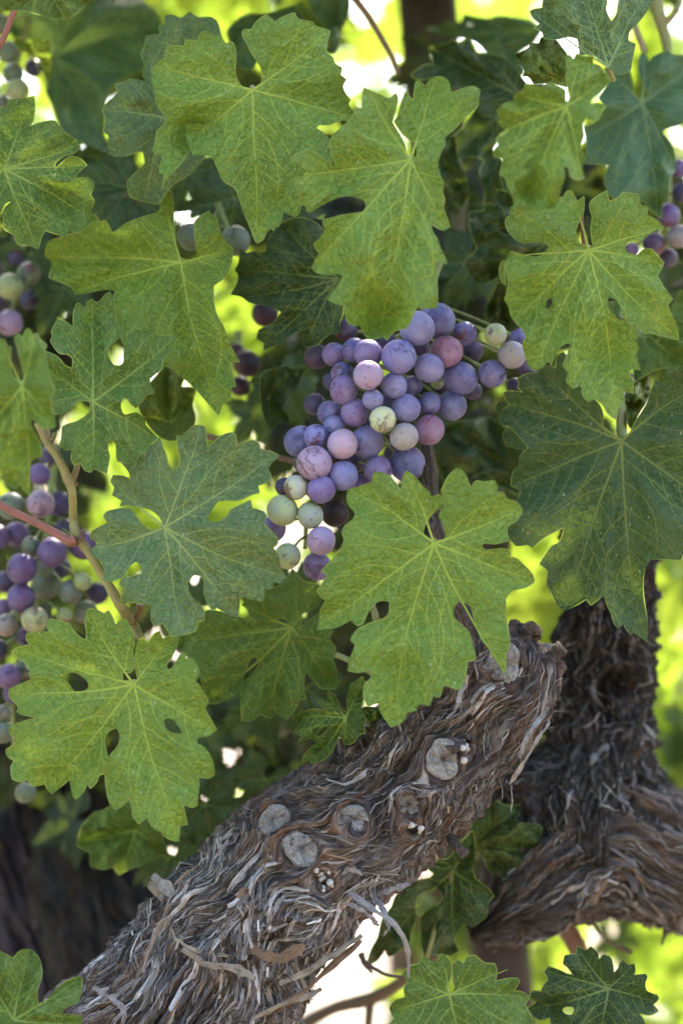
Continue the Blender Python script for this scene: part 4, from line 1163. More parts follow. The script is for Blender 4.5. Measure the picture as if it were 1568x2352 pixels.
leaf(vine, 7, (60, 1190), [(130, 890), (355, 1010), (-80, 950), (350, 1200)],
     "-60,900 -20,880 30,898 60,917 90,883 136,878 175,920 187,990 165,1060 168,1112 200,1107 240,1060 290,1020 350,998 365,1010 355,1080 345,1110 300,1130 273,1162 320,1165 368,1172 360,1210 300,1290 100,1350 -100,1300 -150,1000",
     0.925, MID, 'mid green leaf in the bottom left picture corner', tu=0.004, tv=-0.010)
leaf(vine, 7, (600, 350), [(370, 400), (530, 535), (735, 470)],
     "343,405 360,335 390,300 420,270 450,265 500,240 600,215 700,290 720,380 740,440 747,482 710,460 680,480 640,500 580,520 525,547 500,510 455,527 400,510 395,450 350,425",
     1.06, MID, 'soft green leaf hanging under the pale lobed leaf low on the left', tu=0.0, tv=-0.006, stalk=None)
leaf(vine, 3, (1180, 680), [(1345, 545), (1275, 780), (1200, 550)],
     "1152,565 1200,545 1265,533 1290,541 1357,538 1330,580 1310,630 1280,660 1240,720 1270,745 1283,787 1230,775 1210,807 1180,790 1160,740 1148,650",
     1.03, DARK, 'small dark crumpled leaf left of the grape bunch', tu=0.006, tv=0.0, stalk=None)
leaf(vine, 3, (760, 780), [(640, 760), (720, 580), (850, 640)],
     "610,700 650,620 700,560 740,480 800,515 822,560 800,620 866,628 850,700 862,760 840,830 760,862 700,840 640,770",
     1.035, OLIVE, 'backlit leaf between two upright leaves on the left', tu=0.0, tv=-0.004, stalk=None)
leaf(vine, 4, (1340, 800), [(1395, 580), (1330, 600)],
     "1330,560 1360,568 1410,575 1424,620 1405,690 1370,750 1340,810 1320,780 1315,680",
     0.998, OLIVE, 'yellowish leaf tip behind the stalk of the large dark leaf', tv=-0.004, stalk=None)
leaf(vine, 1, (200, -60), [(290, 90), (30, 50), (380, 20)],
     "-60,-40 0,38 60,45 120,50 200,72 260,85 300,82 345,55 385,15 430,-5 420,-80 200,-160 0,-130",
     0.93, OLIVE, 'leaf tip poking in at the top left picture corner', tv=-0.012, stalk=None)

# leaves a little deeper, out of focus
leaf(vine2, 1, (240, 255), [(470, 650), (650, 120), (50, 110), (250, 540), (420, -40)],
     "225,235 150,170 60,160 25,90 80,20 180,-60 420,-90 600,-20 712,85 700,180 640,300 560,340 480,400 462,560 475,675 400,645 330,620 270,570 235,470 203,400 225,330 222,275",
     1.14, TEAL, 'big blurred blue green leaf in the upper left', far=True, fold=0.006, tv=-0.020)
leaf(vine2, 1, (130, 190), [(200, 370), (80, 180)], "62,165 110,180 160,170 215,180 228,240 225,320 205,405 195,330 170,260 110,230 80,215",
     1.09, OLIVE, 'small curled yellowish leaf by the green berries in the upper left', far=True, tu=-0.01, tv=0.006, stalk=None)
leaf(vine2, 2, (1385, 455), [(1450, 950), (1160, 600), (1600, 300), (1390, 250), (1240, 320), (1530, 740)],
     "1375,440 1350,410 1340,350 1330,310 1250,300 1215,300 1230,370 1195,430 1222,470 1170,542 1127,560 1143,650 1128,720 1242,730 1218,790 1242,860 1300,890 1370,880 1420,920 1472,967 1475,900 1502,850 1508,790 1537,740 1518,640 1478,590 1490,570 1568,540 1650,400 1600,250 1520,240 1500,223 1440,247 1420,272 1400,230 1378,240 1368,300 1385,360 1412,410 1398,440",
     1.06, TEAL, 'soft dark green leaf at the upper right behind the pale crumpled leaf', far=True, tu=0.0, tv=-0.016, fold=0.005)
leaf(vine2, 2, (860, 430), [(460, 220), (630, 190), (690, 890), (560, 690)],
     "365,330 420,290 462,282 446,210 490,200 535,192 545,173 580,190 620,168 640,200 660,232 720,240 800,270 850,330 900,400 860,470 780,480 745,520 750,600 730,660 772,710 760,780 782,860 740,890 688,902 690,850 668,760 692,710 640,690 570,702 548,692 575,650 548,600 600,560 660,460 600,420 540,400 480,345 400,352",
     1.085, DARK, 'dark leaf in shade behind the central leaf, pointing left', far=True, tu=0.006, tv=-0.006, stalk=None)
leaf(vine2, 2, (900, 150), [(430, 128), (600, 75), (760, 270)],
     "420,127 510,110 518,93 590,95 598,62 700,80 760,68 840,80 900,93 945,140 900,190 830,240 870,330 760,280 700,240 650,190 560,165 480,145",
     1.16, TEAL, 'blurred teal leaf with a long point beside the dark post', far=True, tv=-0.014, stalk=None)
leaf(vine2, 2, (960, 1080), [(630, 945), (745, 850), (650, 1240)],
     "622,940 690,930 698,900 740,910 745,838 800,850 830,905 800,960 840,1060 960,1078 977,1090 920,1140 800,1115 790,1200 700,1250 650,1242 597,1160 660,1100 628,1020",
     1.05, DARK, 'very dark leaf between the central leaf and the bright right hand leaf', far=True, tv=0.006, stalk=None)
leaf(vine2, 2, (520, 720), [(600, 940), (560, 640)],
     "500,620 560,600 575,700 610,780 622,850 600,900 570,945 530,940 500,860 480,760",
     1.06, DARK, 'narrow dark leaf edge right of the central leaf', far=True, tv=0.004, stalk=None)
leaf(vine2, 4, (850, 1010), [(500, 800), (600, 1080), (700, 760)],
     "485,880 500,820 560,780 640,770 720,760 800,820 860,900 880,1000 840,1100 760,1060 690,1000 620,1030 560,1080 510,1040 490,960",
     1.09, DARK, 'dark leaf in deep shade right of the grapes', far=True, tv=0.008, stalk=None)
leaf(vine2, 4, (760, 170), [(790, 360), (700, 330)],
     "690,290 720,220 750,160 790,180 800,250 830,320 825,370 790,372 740,350 700,340",
     1.07, DARK, 'dark small leaf above the single green grape', far=True, tv=0.006, stalk=None)
leaf(vine2, 4, (1450, 430), [(1560, 210), (1380, 330), (1568, 520)],
     "1240,250 1300,260 1370,360 1420,380 1500,300 1560,195 1600,300 1600,500 1540,545 1480,540 1420,560 1360,600 1330,480",
     1.03, MID, 'shaded leaf behind the bright right hand leaf at the picture edge', tv=-0.004, stalk=None)
leaf(vine2, 2, (30, -60), [(60, 220), (0, 230)],
     "-120,-60 -40,-120 60,-80 98,0 92,60 60,140 45,220 20,240 -10,230 0,140 -60,60",
     1.13, TEAL, 'blurred blue grey leaf at the top beside the white gap', far=True, tv=-0.01, stalk=None)
leaf(vine2, 1, (1040, 120), [(1040, 250), (1300, 60)],
     "1000,140 1040,90 1100,60 1180,60 1300,20 1340,80 1200,180 1120,300 1060,300 1030,230",
     1.12, TEAL, 'blurred dark blue green leaf behind the notch of the largest top leaf', far=True, tv=-0.01, stalk=None)

# ------------------------------------------------------------------ old wood
arm = Limb([(120, 2620, 1.01, 240), (275, 2460, 1.005, 215), (430, 2300, 1.0, 198), (565, 2125, 1.0, 182), (700, 1990, 1.0, 168), (850, 1870, 1.0, 155),
            (990, 1745, 1.0, 140), (1100, 1630, 1.0, 122), (1165, 1545, 1.0, 108), (1190, 1480, 1.0, 86)],
           knots=[(635, 1887, 37), (808, 1880, 34), (698, 1952, 40), (938, 1847, 28), (1012, 1742, 41), (1155, 1528, 44), (740, 2020, 30), (945, 1893, 22), (1072, 1728, 22)],
           seed=3, lump=0.085, ridge=0.0050, fine=0.0022, swirl=0.5)
arm_o = arm.body('shaggy_arm', vine, 460, 260)
arm_o['label'] = 'thick shaggy grey brown arm with sawn stubs'
clothe(arm, arm_o, 150, 1800, 5, (0.3, 1.0), 1.5, (0.0007, 0.0026), (0.008, 0.034), 0.0010, 0.0032, tone=1.2, stray=0.2)
clothe(arm, arm_o, 130, 1800, 6, (0.12, 0.5), 1.45, (0.0010, 0.0038), (0.03, 0.09), 0.0008, 0.0012, tone=1.2, stray=0.10)
for i in (0, 1, 2, 3, 4, 5):
    scar(arm, arm_o, arm.knots[i], 40 + i)
rs = np.random.default_rng(77)
for ki, cnt in ((6, 11), (7, 9), (8, 4)):
    ks, kt, kr = arm.knots[ki]
    for j in range(cnt):
        a, rr = rs.uniform(0, 6.28), kr * 0.95 * math.sqrt(rs.uniform(0, 1))
        s_, t_ = ks + rr * math.cos(a), kt + rr * math.sin(a) / arm.rm
        c = arm.surf(np.array([s_]), np.array([t_]), 0.0006)[0]
        rad = rs.uniform(0.0008, 0.0017)
        t = np.linspace(-1, 1, 6)
        path = c[None] + np.array([0.2, -0.8, 0.3])[None] * (t[:, None] * rad * 1.2)
        v, f = tube(path, rad * np.sqrt(np.maximum(0.08, 1 - (t * 0.95) ** 2)), 7, True, 0.25, j + ki)
        placed('dried_bud', v, f, M_KNOB, arm_o)

def loose(parent, part, pts, width, color, twist=0.0, name='bark_strip', seed=0):
    """a peeling ribbon of bark; pts (u, v, depth)"""
    p = np.array(pts, float)
    X = crom(P(p[:, 0], p[:, 1], p[:, 2]), 5, closed=False)
    nn = len(X)
    q = np.linspace(0, 1, nn)
    T = np.gradient(X, axis=0); T /= np.linalg.norm(T, axis=1)[:, None]
    view = np.array([0, -1.0, 0.2]); sd = np.cross(T, view); sd /= np.linalg.norm(sd, axis=1)[:, None]
    up = np.cross(sd, T)
    tw = twist * q + 0.5 * noise(q * 3 + seed, seed, 0, 5)
    sd2 = np.cos(tw)[:, None] * sd + np.sin(tw)[:, None] * up
    up2 = np.cross(sd2, T)
    w = width * KPX * (0.5 + 0.5 * np.sin(np.clip(q, 0.01, 0.99) * math.pi) ** 0.35) * (0.8 + 0.45 * noise(q * 7 + seed * 3, seed, 0, 15))
    V = np.stack([X - sd2 * w[:, None] / 2, X + up2 * 0.00025, X + sd2 * w[:, None] / 2, X - up2 * 0.0002], 1)
    Fc = [(i * 4 + j, i * 4 + (j + 1) % 4, i * 4 + 4 + (j + 1) % 4, i * 4 + 4 + j) for i in range(nn - 1) for j in range(4)]
    Fc += [(3, 2, 1, 0), tuple((nn - 1) * 4 + j for j in range(4))]
    fl = np.zeros((nn, 4, 3)); fl[..., 0] = (q * 0.1)[:, None] + seed; fl[:, 0, 1] = -width * KPX / 2; fl[:, 2, 1] = width * KPX / 2; fl[..., 2] = 0.8
    V = V + np.random.default_rng(int(seed * 10)).normal(0, 0.0002, (nn, 1, 3))
    return placed(name, V.reshape(-1, 3), Fc, M_STRIP, part, None, color, False, {'flow': fl.reshape(-1, 3)})

GREY, TAN, BROWN, BLACKISH = (0.32, 0.28, 0.26), (0.30, 0.24, 0.18), (0.24, 0.14, 0.08), (0.07, 0.055, 0.055)
loose_strips = [
    ([(800, 2050, 0.965), (850, 2085, 0.955), (890, 2110, 0.95), (925, 2150, 0.95), (938, 2200, 0.955), (937, 2245, 0.96)], 16, GREY, 0.5),
    ([(858, 2060, 0.965), (880, 2090, 0.955), (892, 2130, 0.95), (878, 2150, 0.95)], 14, GREY, 1.0),
    ([(868, 2055, 0.97), (895, 2045, 0.955), (925, 2035, 0.95), (942, 2027, 0.95)], 16, GREY, 0.3),
    ([(790, 2075, 0.962), (830, 2090, 0.955), (858, 2115, 0.952), (868, 2128, 0.955)], 12, GREY, -0.6),
    ([(1262, 1655, 0.985), (1240, 1690, 0.975), (1215, 1730, 0.972), (1190, 1770, 0.975), (1170, 1800, 0.98)], 12, GREY, 0.3),
    ([(1255, 1630, 0.985), (1228, 1665, 0.972), (1205, 1700, 0.97), (1192, 1740, 0.972)], 13, GREY, -0.4),
    ([(1258, 1480, 0.99), (1262, 1540, 0.982), (1252, 1600, 0.978), (1240, 1650, 0.978)], 14, GREY, 0.2),
    ([(1160, 1790, 0.985), (1172, 1805, 0.982), (1175, 1840, 0.982), (1172, 1868, 0.985)], 4, GREY, 0.0),
    ([(340, 2030, 0.995), (375, 2055, 0.985), (410, 2090, 0.975), (425, 2120, 0.975)], 46, TAN, 0.2),
    ([(352, 2012, 0.992), (390, 2045, 0.98), (430, 2085, 0.972)], 30, GREY, -0.3),
    ([(395, 2120, 0.968), (400, 2150, 0.962), (440, 2180, 0.958), (500, 2195, 0.958), (570, 2190, 0.96), (640, 2180, 0.962)], 10, TAN, 0.3),
    ([(420, 2180, 0.958), (480, 2215, 0.955), (540, 2225, 0.955), (590, 2250, 0.955)], 22, TAN, 0.2),
    ([(560, 2160, 0.96), (600, 2190, 0.957), (650, 2200, 0.957), (700, 2170, 0.96)], 30, BROWN, 0.1),
    ([(540, 2075, 0.965), (580, 2120, 0.96), (620, 2135, 0.96), (660, 2120, 0.962)], 14, GREY, 0.4),
    ([(640, 2260, 0.965), (700, 2235, 0.968), (760, 2195, 0.972), (830, 2150, 0.98)], 16, TAN, 0.2),
    ([(600, 2330, 0.965), (680, 2290, 0.968), (750, 2230, 0.975), (830, 2160, 0.985)], 18, BROWN, 0.3),
    ([(560, 2352, 0.962), (640, 2310, 0.965), (700, 2290, 0.97), (740, 2270, 0.975)], 14, TAN, 0.1),
    ([(215, 2270, 0.97), (250, 2290, 0.962), (285, 2320, 0.958), (280, 2360, 0.958)], 14, GREY, 0.3),
    ([(790, 1735, 0.99), (800, 1728, 0.985), (808, 1715, 0.985)], 12, TAN, 0.1),
]
for i, (pts, w, c, tw) in enumerate(loose_strips):
    loose(vine, arm_o, pts, w, c, tw, seed=i + 3.3)
# rough charred looking stub at the top of the arm
stub = []
for i, (p0, p1, r0, r1) in enumerate([((1225, 1500, 0.995), (1298, 1497, 0.99), 24, 10), ((1190, 1470, 0.995), (1235, 1440, 0.99), 34, 14), ((1255, 1510, 0.99), (1285, 1490, 0.985), 18, 14), ((1180, 1500, 0.99), (1180, 1425, 0.995), 30, 10)]):
    t = np.linspace(0, 1, 9)
    a, b = P(*p0), P(*p1)
    v, f = tube(a + t[:, None] * (b - a), np.linspace(r0, r1, 9) * KPX, 12, True, 0.7, i)
    fl = np.stack([np.repeat(t * 0.05, 12), np.tile(np.linspace(0, 0.02, 12), 9), np.zeros(108)], 1)
    placed('dead_stub', v, f, M_BARK, arm_o, None, None, True, {'flow': fl})
# small broken side twig under the arm
def stick(parent, name, pts, r, mat=None, color=(0.2, 0.16, 0.12), rough=0.15, ns=10, seed=0, label=None, steps=6):
    p = np.array(pts, float)
    X = crom(P(p[:, 0], p[:, 1], p[:, 2]), steps, closed=False)
    rr = np.interp(np.linspace(0, 1, len(X)), np.linspace(0, 1, len(r)), r) * KPX
    v, f = tube(X, rr, ns, True, rough, seed)
    if (mat or M_STEM) in (M_BARK, M_STRIP):
        n_ = len(X)
        fl = np.stack([np.repeat(np.linspace(0, 0.01 * n_, n_), ns), np.tile(np.linspace(0, 0.02, ns), n_), np.zeros(n_ * ns)], 1) + seed
        o = placed(name, v, f, mat, parent, None, color, True, {'flow': fl})
    else:
        o = placed(name, v, f, mat or M_STEM, parent, None, color)
    if label: o['label'] = label
    return o
stick(arm_o, 'twig_stub', [(1035, 1925, 0.985), (1050, 1945, 0.978), (1068, 1962, 0.975)], [12, 10, 13], M_BARK, seed=1.5)
stick(vine, 'cane', [(1110, 1520, 0.99), (1078, 1430, 1.0), (1030, 1290, 1.005), (995, 1180, 1.01), (985, 1080, 1.015), (975, 980, 1.03)], [36, 27, 22, 22, 18, 15], M_BARK, rough=0.25, ns=14, seed=4, label='dark fibrous old cane rising from the arm behind the grapes')
# the trunk below the picture, down to the ground
base = Limb([(170, 2550, 1.01, 262), (100, 2800, 1.02, 270), (150, 3100, 1.02, 270), (240, 3700, 1.02, 270), (230, 4500, 1.02, 300), (225, 5080, 1.02, 360)], seed=8, lump=0.1, swirl=0.2)
base.body('trunk', vine, 90, 60)

# the vine behind: trunk, cordon
tr2 = Limb([(1396, 1150, 1.10, 86), (1394, 1400, 1.10, 90), (1386, 1600, 1.10, 98), (1372, 1760, 1.095, 142), (1340, 1900, 1.09, 192), (1310, 2010, 1.09, 120)],
           knots=[(1410, 1570, 42)], seed=13, lump=0.12, ridge=0.004, fine=0.0022, swirl=0.4, crumb=0.0022)
tr2_o = tr2.body('trunk', vine2, 220, 140, M_SHADEBARK)
tr2_o['label'] = 'dark upright trunk with a black knot hole'
clothe(tr2, tr2_o, 80, 500, 15, (0.1, 0.98), 1.4, (0.001, 0.004), (0.008, 0.025), 0.0015, 0.003, tone=0.4, stray=0.5)  # strips toned down to match the trunk's painted shade
cor = Limb([(1090, 2140, 1.07, 22), (1170, 2075, 1.07, 70), (1270, 1985, 1.075, 120), (1390, 1925, 1.08, 142), (1500, 1960, 1.09, 135), (1640, 2025, 1.12, 120), (1900, 2080, 1.16, 120)],
           seed=17, lump=0.10, ridge=0.0052, fine=0.0022, swirl=0.3, crumb=0.0011)
cor_o = cor.body('cordon', vine2, 300, 170, M_OLDBARK)
cor_o['label'] = 'curving cordon with swirling ropes of bark'
clothe(cor, cor_o, 80, 500, 18, (0.05, 0.85), 1.5, (0.0012, 0.0045), (0.02, 0.07), 0.0015, 0.003, tone=0.95, stray=0.15)
low2 = Limb([(1880, 2060, 1.16, 120), (2150, 2250, 1.16, 140), (2300, 3000, 1.16, 150), (2330, 4000, 1.16, 165), (2340, 4560, 1.16, 220)], seed=19, lump=0.1, swirl=0.2)
low2.body('trunk', vine2, 70, 50)
for i, (pts, w, c) in enumerate([
    ([(1205, 2140, 1.12), (1240, 2110, 1.11), (1290, 2085, 1.105), (1330, 2050, 1.10)], 34, BLACKISH),
    ([(1490, 2050, 1.09), (1520, 2090, 1.085), (1530, 2130, 1.085), (1518, 2170, 1.09)], 20, BLACKISH),
    ([(1540, 2040, 1.09), (1560, 2090, 1.085), (1560, 2150, 1.085)], 18, GREY),
    ([(1460, 2060, 1.09), (1455, 2100, 1.09), (1448, 2125, 1.09)], 6, GREY)]):
    loose(vine2, cor_o, pts, w, c, 0.3, seed=60 + i)
stick(vine2, 'cane', [(1275, 2070, 1.12), (1290, 2110, 1.12), (1320, 2170, 1.12), (1350, 2240, 1.13), (1380, 2340, 1.14), (1390, 2450, 1.15)], [30, 24, 26, 24, 22, 22], M_STEM, (0.17, 0.09, 0.055), 0.12, 12, 9, 'brown ringed cane hanging below the cordon')
stick(vine2, 'tendril', [(1355, 2100, 1.11), (1372, 2140, 1.105), (1400, 2165, 1.10), (1450, 2188, 1.10)], [6, 4, 4, 7], M_STEM, (0.09, 0.06, 0.04), 0.2, 8, 3)
stick(vine2, 'cane', [(640, 2390, 1.16), (760, 2318, 1.15), (850, 2295, 1.14), (930, 2250, 1.12), (1000, 2190, 1.10)], [17, 15, 19, 13, 11], M_STEM, (0.10, 0.075, 0.04), 0.12, 10, 5, 'dark thin cane crossing the white gap at the bottom')
stick(vine2, 'cane', [(850, 2300, 1.14), (846, 2350, 1.14), (843, 2430, 1.14)], [13, 10, 10], M_STEM, (0.10, 0.075, 0.04), 0.12, 10, 6)
stick(vine2, 'twig', [(835, 2210, 1.03), (860, 2225, 1.03), (890, 2240, 1.03), (925, 2245, 1.03)], [7, 5, 4, 3], M_STEM, (0.08, 0.06, 0.05), 0.2, 8, 7)
stick(vine2, 'twig', [(828, 2190, 1.03), (838, 2215, 1.03), (855, 2235, 1.03)], [8, 6, 3], M_STEM, (0.08, 0.06, 0.05), 0.2, 8, 8)

# the blurred trunk on the left
tr3 = Limb([(0, 1650, 1.28, 62), (5, 1850, 1.28, 72), (30, 2020, 1.28, 86), (50, 2200, 1.28, 100), (60, 2600, 1.28, 120), (40, 3600, 1.28, 130), (30, 4280, 1.28, 170)], seed=23, lump=0.12, ridge=0.006, fine=0.002, twist=0.15, swirl=0.3)
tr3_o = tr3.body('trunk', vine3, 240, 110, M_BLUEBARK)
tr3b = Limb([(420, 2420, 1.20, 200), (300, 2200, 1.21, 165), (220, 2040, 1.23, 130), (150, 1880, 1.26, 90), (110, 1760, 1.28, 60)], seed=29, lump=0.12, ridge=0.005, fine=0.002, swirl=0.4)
tr3b_o = tr3b.body('trunk', vine3, 160, 110, M_SHADEBARK)

# ------------------------------------------------------------------ post and wire
post = empty('trellis_post', tuple(P(1010, 1000, 1.34)[:2]) + (0.0,), 'dark upright wooden post at the top, half hidden by leaves', 'post')
t = np.linspace(0, 1, 40)
x0, x1 = P(1070, 1176, 1.36), P(985, 60, 1.36)
dirv = (x1 - x0) / (x1[2] - x0[2])
path = x0[None] + dirv[None] * ((-0.02 + t * 1.62) - x0[2])[:, None]
v, f = tube(path, 0.0185, 20, True, 0.06, 3)
placed('pole', v, f, M_POST, post)
v, f = tube(np.array([path[-1], path[-1] + np.array([0, 0, 0.006])]), 0.0195, 20, True, 0.05, 4)
placed('pole_top', v, f, M_POST, post)
wire = stick(None, 'trellis_wire', [(-1500, 1810, 1.36), (400, 1985, 1.30), (1385, 2075, 1.26), (1570, 2110, 1.24), (2600, 2290, 1.2)], [7, 7], M_WIRE, (0.1, 0.1, 0.1), 0.0, 8, 2, None, 20)
tag(wire, 'thin dark wire slanting under the curving cordon', 'wire')

# ------------------------------------------------------------------ shoots and stalks in front
def vp(view, pts, d):
    a = F(view, [(p[0], p[1]) for p in pts])
    return [(a[i, 0], a[i, 1], d[i] if hasattr(d, '__len__') else d) for i in range(len(a))]
stick(vine, 'shoot', vp(3, [(170, 780), (182, 810), (210, 870), (262, 945), (300, 1030), (320, 1090), (325, 1200), (340, 1280), (400, 1365), (470, 1480), (550, 1615), (590, 1665), (625, 1740), (660, 1820)], [0.945] * 6 + [0.955] * 5 + [0.975] * 3),
      [10, 9, 9, 9, 11, 9, 9, 12, 10, 10, 12, 10, 9, 9], M_STEM, (0.27, 0.25, 0.085), 0.08, 10, 12, 'pale green and tan shoot with nodes crossing the left grapes', 8)
stick(vine, 'petiole', vp(5, [(-60, 30), (0, 58), (70, 95), (150, 132), (240, 180), (310, 218), (335, 210)], 0.95), [8, 8, 8, 8, 9, 11, 9], M_STEM, (0.26, 0.095, 0.075), 0.05, 10, 13, 'reddish leaf stalk entering from the left edge')
stick(vine, 'twig', vp(3, [(345, 960), (335, 1000), (318, 1040)], 0.95), [7, 7, 8], M_STEM, (0.24, 0.20, 0.08), 0.1, 9, 14)
stick(vine, 'tendril', vp(3, [(212, 862), (216, 830), (210, 805)], 0.945), [6, 5, 4], M_STEM, (0.26, 0.23, 0.09), 0.2, 8, 15)
stick(vine, 'tendril', vp(3, [(222, 862), (238, 848), (240, 825)], 0.944), [5, 4, 3], M_STEM, (0.22, 0.16, 0.08), 0.2, 8, 16)
stick(vine, 'tendril', vp(5, [(350, 215), (368, 195), (366, 172)], 0.952), [5, 4, 5], M_STEM, (0.14, 0.08, 0.05), 0.2, 8, 17)
stick(vine, 'twig', vp(5, [(622, 500), (612, 540), (588, 575)], [0.965, 0.968, 0.972]), [9, 8, 8], M_STEM, (0.24, 0.16, 0.07), 0.1, 9, 18)
for pl, rr in [([(345, 218), (318, 222), (300, 215)], [10, 12, 8]), ([(575, 560), (585, 572), (592, 585)], [12, 14, 10]), ([(318, -42), (322, -30), (326, -18)], [10, 13, 9])]:
    stick(vine, 'node', vp(5, pl, 0.953 if pl[0][0] < 400 else 0.972), rr, M_STEM, (0.17, 0.10, 0.05), 0.2, 9, 19)
stick(vine, 'twig', [(805, -20, 1.08), (850, 45, 1.08), (900, 130, 1.08), (915, 170, 1.08)], [9, 8, 7, 6], M_STEM, (0.24, 0.12, 0.07), 0.08, 9, 20, 'thin red brown twig at the top against the white gap')
stick(vine, 'petiole', vp(1, [(75, 20), (55, 70), (20, 160), (-30, 260)], 0.97), [8, 7, 7, 7], M_STEM, (0.30, 0.10, 0.07), 0.05, 9, 21, 'red stalk at the top left')
stick(vine2, 'shoot', vp(2, [(1440, -40), (1465, 80), (1485, 150), (1500, 230)], 1.08), [15, 17, 13, 12], M_STEM, (0.24, 0.25, 0.085), 0.1, 10, 22, 'green shoot with a fork at the top right')
stick(vine2, 'twig', vp(2, [(1555, 0), (1530, 60), (1485, 105)], 1.08), [8, 8, 9], M_STEM, (0.24, 0.25, 0.085), 0.1, 9, 23)
stick(vine2, 'petiole', vp(2, [(1352, 110), (1375, 170), (1400, 235)], 1.07), [8, 8, 8], M_STEM, (0.26, 0.22, 0.10), 0.05, 9, 24)
stick(vine2, 'petiole', vp(2, [(1118, 940), (1124, 1020), (1128, 1090)], 0.975), [4, 4, 5], M_STEM, (0.26, 0.06, 0.05), 0.05, 8, 25)
stick(vine2, 'shoot', vp(1, [(420, 800), (500, 840), (560, 870), (620, 890)], 1.08), [14, 13, 12, 12], M_STEM, (0.09, 0.10, 0.035), 0.1, 10, 26)
stick(vine2, 'shoot', vp(1, [(480, 920), (520, 980), (560, 985), (600, 930), (610, 880)], 1.08), [12, 11, 10, 10, 11], M_STEM, (0.14, 0.10, 0.04), 0.15, 10, 27)
stick(vine2, 'shoot', vp(4, [(1290, 640), (1295, 760), (1297, 860)], [1.01, 0.998, 0.992]), [14, 13, 12], M_STEM, (0.27, 0.29, 0.10), 0.05, 10, 28)
stick(vine2, 'shoot', vp(2, [(540, 700), (580, 850), (575, 1000), (560, 1150), (590, 1300)], 1.12), [26, 24, 22, 22, 20], M_STEM, (0.08, 0.10, 0.04), 0.1, 10, 29, 'blurred green shoot right of the central leaf')
stick(vine, 'petiole', vp(5, [(1480, 720), (1520, 735), (1568, 760), (1640, 800)], [0.99, 0.99, 0.985, 0.985]), [7, 7, 7, 7], M_STEM, (0.22, 0.26, 0.10), 0.05, 9, 30)
stick(vine, 'petiole', vp(6, [(180, 480), (205, 530), (215, 580), (240, 700)], 0.985), [8, 8, 8, 8], M_STEM, (0.22, 0.25, 0.09), 0.05, 9, 31)
stick(vine, 'twig', vp(3, [(905, 840), (960, 850), (1060, 880), (1200, 925), (1320, 960)], 1.03), [7, 7, 7, 7, 7], M_STEM, (0.20, 0.13, 0.08), 0.1, 8, 32)

# ------------------------------------------------------------------ grapes
def grape_mesh(i):
    rs = np.random.default_rng(i)
    nu, nv = 36, 20
    V = [(0, 0, 1.0)]
    for a in range(1, nv):
        ph = math.pi * a / nv
        for b in range(nu):
            th = 2 * math.pi * b / nu
            V.append((math.sin(ph) * math.cos(th), math.sin(ph) * math.sin(th), math.cos(ph)))
    V.append((0, 0, -1.0))
    V = np.array(V)
    r_ = 1 + 0.018 * noise(V[:, 0] * 1.3 + i * 3, V[:, 1] * 1.3, V[:, 2] * 1.3, i)
    r_ -= 0.10 * np.exp(-((1 - V[:, 2]) / 0.012)) + 0.03 * np.exp(-((1 + V[:, 2]) / 0.006))
    V = V * r_[:, None] * np.array([1, 1, 1 + 0.05 * rs.uniform(-0.4, 1)])
    V = V * 0.0075
    Fc = [(0, 1 + b, 1 + (b + 1) % nu) for b in range(nu)]
    for a in range(nv - 2):
        o = 1 + a * nu
        Fc += [(o + b, o + nu + b, o + nu + (b + 1) % nu, o + (b + 1) % nu) for b in range(nu)]
    o = 1 + (nv - 2) * nu
    Fc += [(len(V) - 1, o + (b + 1) % nu, o + b) for b in range(nu)]
    return mesh_from('grape', V, Fc, M_GRAPE)
GR = [grape_mesh(i) for i in range(4)]
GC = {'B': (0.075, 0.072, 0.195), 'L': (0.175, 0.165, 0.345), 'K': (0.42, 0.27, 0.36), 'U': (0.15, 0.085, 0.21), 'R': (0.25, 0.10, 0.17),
      'G': (0.42, 0.48, 0.15), 'Y': (0.56, 0.57, 0.26), 'D': (0.045, 0.035, 0.075), 'M': (0.34, 0.30, 0.25), 'E': (0.16, 0.22, 0.09), 'X': (0.03, 0.015, 0.017)}
